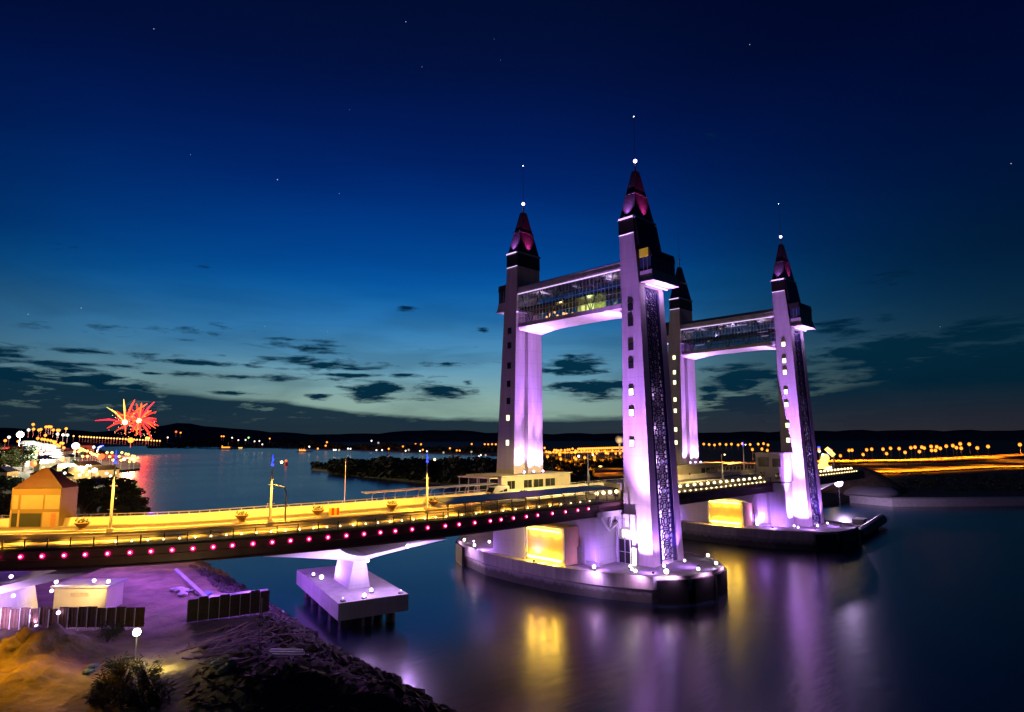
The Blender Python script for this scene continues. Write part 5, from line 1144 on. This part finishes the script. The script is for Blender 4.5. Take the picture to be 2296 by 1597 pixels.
# rubble bank: uncountable stones
def rubble():
    mb=MB();r3=random.Random(11)
    ico=[(0,0,1),(.89,0,.45),(.28,.85,.45),(-.72,.53,.45),(-.72,-.53,.45),(.28,-.85,.45),(.72,.53,-.45),(-.28,.85,-.45),(-.89,0,-.45),(-.28,-.85,-.45),(.72,-.53,-.45),(0,0,-1)]
    F_=[(0,1,2),(0,2,3),(0,3,4),(0,4,5),(0,5,1),(1,6,2),(2,7,3),(3,8,4),(4,9,5),(5,10,1),(6,7,2),(7,8,3),(8,9,4),(9,10,5),(10,6,1),(11,7,6),(11,8,7),(11,9,8),(11,10,9),(11,6,10)]
    for k in range(7500):
        w=r3.uniform(30,135);d=abs(r3.gauss(1,3.2))if r3.random()<.5 else r3.uniform(0,21)
        if w>88 and d>7: continue
        if d>7 and ush(w)-d<np.interp(w,[48,60,75,88],[27,27.5,28,31]): continue
        u=ush(w)-d+.5;z=gh(u,w);s=r3.choice((.15,.22,.3,.45,.7))*r3.uniform(.7,1.25)*(1 if d<7 else .55);rz=[r3.uniform(.6,1.3) for _ in range(12)]
        mb.add([(u+a*s*q,w+b*s*q,z+c*s*q*.8) for (a,b,c),q in zip(ico,rz)],F_)
    tag(mb.build('shore_rubble',M_rock),'broken rock and rubble heaped along the shoreline','rubble',kind='stuff')
rubble()
# loose debris over the dark corner
mb=MB();r3=random.Random(12)
for k in range(380):
    x=r3.uniform(420,980);y=r3.uniform(1440,1596)
    if y<1440+(x-420)*.22: continue
    p=onG(x,y,.05);d1=Vector((r3.uniform(-1,1),r3.uniform(-1,1),r3.uniform(-.2,.4))).normalized()*r3.uniform(.2,.8);d2=Vector((-d1.y,d1.x,.1)).normalized()*r3.uniform(.05,.25)
    mb.add([p-d1-d2,p+d1-d2,p+d1+d2,p-d1+d2,p-d1-d2+Vector((0,0,.12)),p+d1-d2+Vector((0,0,.12)),p+d1+d2+Vector((0,0,.12)),p-d1+d2+Vector((0,0,.12))],[(0,1,2,3),(4,5,6,7),(0,1,5,4),(1,2,6,5),(2,3,7,6),(3,0,4,7)])
tag(mb.build('scattered_debris',M_wood),'small timber scraps strewn over the dark rubble','debris',kind='stuff')
# thin survey pole
p=onG(580,1500);t=thing('survey_pole','thin grey pole standing upright among the timber heap','pole',p);MB().tube([(0,0,0),(0,0,6.9)],.05,5).build('shaft',M_steel,t);MB().tube([(0,0,0),(0,0,.2)],.2,6).build('foot',M_steel,t)
# work light on a pole with bushes round it
p=onG(301,1500);hl=(1500-1430)/F*float((np.array(p)-np.array((0,0,CZ)))@FW)
t=thing('work_light','blinding white work light on a pole among dark bushes','work light',p)
MB().tube([(0,0,0),(0,0,hl)],.07,6).build('pole',M_steel,t);MB().ball((0,0,hl+.2),.38,14,10).build('lens',E_work,t,True);MB().box(-.3,.3,.25,.6,hl-.2,hl+.6).build('housing',M_black,t)
light('POINT',(.8,-.6,hl+.9),(1,.86,.30),800,t,size=.5,name='work_light_glow');light('SPOT',(.6,-.6,hl+.6),(1,.82,.16),5500,t,target=tuple(pz(362,1508,3)-p),angle=50,blend=1,size=.4,name='work_light_beam')
# added spots with no lamp behind them, filling the foreground sand orange
pp=onG(100,1440);light('SPOT',(pp.x-6,pp.y+14,17),(1,.40,.008),110000,None,target=(pp.x-.5,pp.y-2,2),angle=46,blend=1,size=1,name='approach_spill_light')
pp=onG(385,1430);light('SPOT',(pp.x-2,pp.y+10,14),(1,.5,.03),2200,None,target=(pp.x,pp.y,2),angle=60,blend=1,size=1,name='approach_spill_light')
def bush(x,y,h,label,m=M_leafd,seed=0,n=260,ws=1.1):
    r4=random.Random(seed);p=onG(x,y,-.1);t=thing('shrub',label,'shrub',p)
    mb=MB();st=MB()
    for k in range(14):
        a=r4.random()*6.28;q=h*ws*r4.uniform(.2,.6);tip=Vector((q*math.cos(a),q*math.sin(a),h*r4.uniform(.6,1.1)));st.tube([(0,0,0),tip*.5+Vector((0,0,h*.12)),tip],[.05,.04,.015],4)
        for j in range(n//14):
            f=r4.uniform(.35,1.05);c=tip*f+Vector((r4.gauss(0,.16),r4.gauss(0,.16),r4.gauss(0,.14)))*h*.6;d1=Vector((math.cos(a)+r4.uniform(-.8,.8),math.sin(a)+r4.uniform(-.8,.8),r4.uniform(-.5,.9))).normalized()*r4.uniform(.25,.75);d2=d1.orthogonal().normalized()*.045
            mb.add([c,c+d1*.5+d2,c+d1,c+d1*.5-d2],[(0,1,2,3)])
    mb.build('leaves',m,t);st.build('stems',M_trunk,t);return t
for i,(x,y,h) in enumerate([(255,1525,2.0),(283,1535,2.3),(322,1528,1.9),(345,1560,1.5),(262,1570,1.9),(312,1580,2.1),(232,1550,1.8),(240,1440,2.3),(255,1425,1.7),(355,1590,2),(230,1590,2)]):
    bush(x,y,h,['shrub just left of the work light pole','bare-stemmed shrub right below the work light','shrub to the right of the work light pole','small shrub at the edge of the yellow track','low shrub in the dark hollow','broad shrub at the bottom edge of the picture','shrub beside two blue bundles','green-lit shrub against the hoarding end','small shrub left of the hoarding end','shrub at bottom right of the hollow','shrub at bottom left of the hollow'][i],M_leaf if i in(2,7,8) else M_leafd,i)
for i,(x,y,h) in enumerate([(300,1560,1.7),(272,1590,2.0),(325,1596,1.6),(243,1552,1.5),(336,1530,1.3),(262,1502,1.3),(222,1575,1.2)]):
    q=bush(x,y,h,'dark shrub in the tangle under the work light',M_leafd,40+i,300,1.2);q['group']='shrubs tangled under the work light'
for i,(x,y,x2,y2) in enumerate(((318,1520,345,1560),(285,1540,262,1575),(300,1555,318,1592))):
    tag(MB().tube([onG(x,y,1.6),onG(x2,y2,.4)],.09,5).build('broken_pole',M_bag),['pale broken pole leaning right of the work light pole','pale broken pole leaning to the left in the dark hollow','pale broken pole at the bottom edge under the shrubs'][i],'pole')
for i,(x,y) in enumerate(((208,1500),(196,1512))): lump(onG(x,y),.55,'tarpaulin',M_tarp,['upper blue bundle on the dark slope','lower blue bundle on the dark slope'][i],'tarpaulin')
# ------------------------------------------------------------------ stars
mb=MB()
for x,y,k in ((345,65,1),(910,49,1.2),(946,150,.7),(1681,100,1),(1413,247,0),(622,403,1.4),(761,434,.7),(182,691,.9),(63,705,.7),(594,732,.6),(2267,367,1),(1108,88,.5),(1122,135,.5),(784,246,.5),(427,347,.6),(1592,300,0),(735,743,.5),(2108,733,.5)):
    if k: mb.ball(pD(x,y,9000)*1.0,5.2*k,6,4)
tag(mb.build('stars',E_star),kind='stuff',label='faint scattered stars in the dusk sky',cat='stars')

# ------------------------------------------------------------------ labels that tell repeats apart by place
def px(o):
    P=np.array(o.matrix_world.translation if o.parent is None and o.matrix_world.translation.length>0 else o.location)-np.array((0,0,CZ));P=np.array(o.location)-np.array((0,0,CZ))
    return float(P@RT)/max(1,float(P@FW))
ORD='first second third fourth fifth sixth seventh eighth ninth tenth eleventh twelfth thirteenth fourteenth fifteenth sixteenth seventeenth eighteenth nineteenth twentieth'.split()
def word(n):
    if n<=20: return ORD[n-1]
    t={2:'twenty',3:'thirty',4:'forty',5:'fifty',6:'sixty',7:'seventy'}[n//10];return t+'-'+ORD[n%10-1] if n%10 else t[:-1]+'ieth'
def ordinals(group,fmt):
    L=sorted([o for o in COL.objects if o.parent is None and o.get('group')==group],key=px)
    for i,o in enumerate(L): o['label']=fmt%word(i+1)
ordinals('highway lamps on the right bank','%s sodium lamp from the left along the right bank highway')
ordinals('planks of the scrap heap','%s weathered plank from the left in the scrap heap')
ordinals('trees on the left bank','%s dark tree from the left on the point behind the viaduct')
ordinals('trees behind the gatehouse','%s dark tree from the left behind the gatehouse')
ordinals('trees in the town','%s tree from the left among the green-lit town trees')
ordinals('houses of the waterfront town','%s house from the left in the dark waterfront town')
ordinals('white awnings of the night market','%s lit white market awning from the left')
ordinals('bowl planters along the median','%s brown bowl planter from the left along the road median')
ordinals('road lamps between the near towers','%s larger road lamp from the left between the near towers')
ordinals('lamps seen between the far towers','%s sodium lamp from the left in the far tower gap')
ordinals('far lamps right of the fireworks','%s white lamp from the left, right of the fireworks')
ordinals('amber far lamps','%s amber lamp from the left, right of the fireworks')
ordinals('red lamps in the town','%s red sign lamp from the left in the town')
ordinals('debris bags on the sand','%s crumpled debris bag from the left on the purple sand')
ordinals('pale rubble stones','%s pale broken stone from the left beside the track')
ordinals('string of causeway lamps','%s lamp from the left in the even causeway string')
ordinals('white lamps in the town','%s cold white lamp from the left in the town streets')
ordinals('sodium lamps in the town','%s sodium lamp from the left in the waterfront town')
ordinals('promenade lamps','%s yellow lamp from the left along the promenade')
ordinals('lights on the far shore','%s light from the left along the dark far shore')
ordinals('distant town lamps between the near towers','%s sodium lamp from the left in the dense lights between the near towers')
ordinals('blue signal lamps','%s blue signal lamp from the left by the far tower')
ordinals('bright yellow lamps','%s bright yellow lamp from the left by the roadside building')
ordinals('lamps on the wooded point','%s warm lamp from the left on the dark wooded point')
ordinals('paired causeway lamps','%s of the paired bright lamps on the causeway, from the left')
ordinals('signal lamps','%s green-white signal lamp from the left by the far tower')
ordinals('shrubs tangled under the work light','%s dark shrub from the left in the tangle under the work light')
ordinals('three pale lengths on the rubble','%s pale straight length from the left on the rubble')
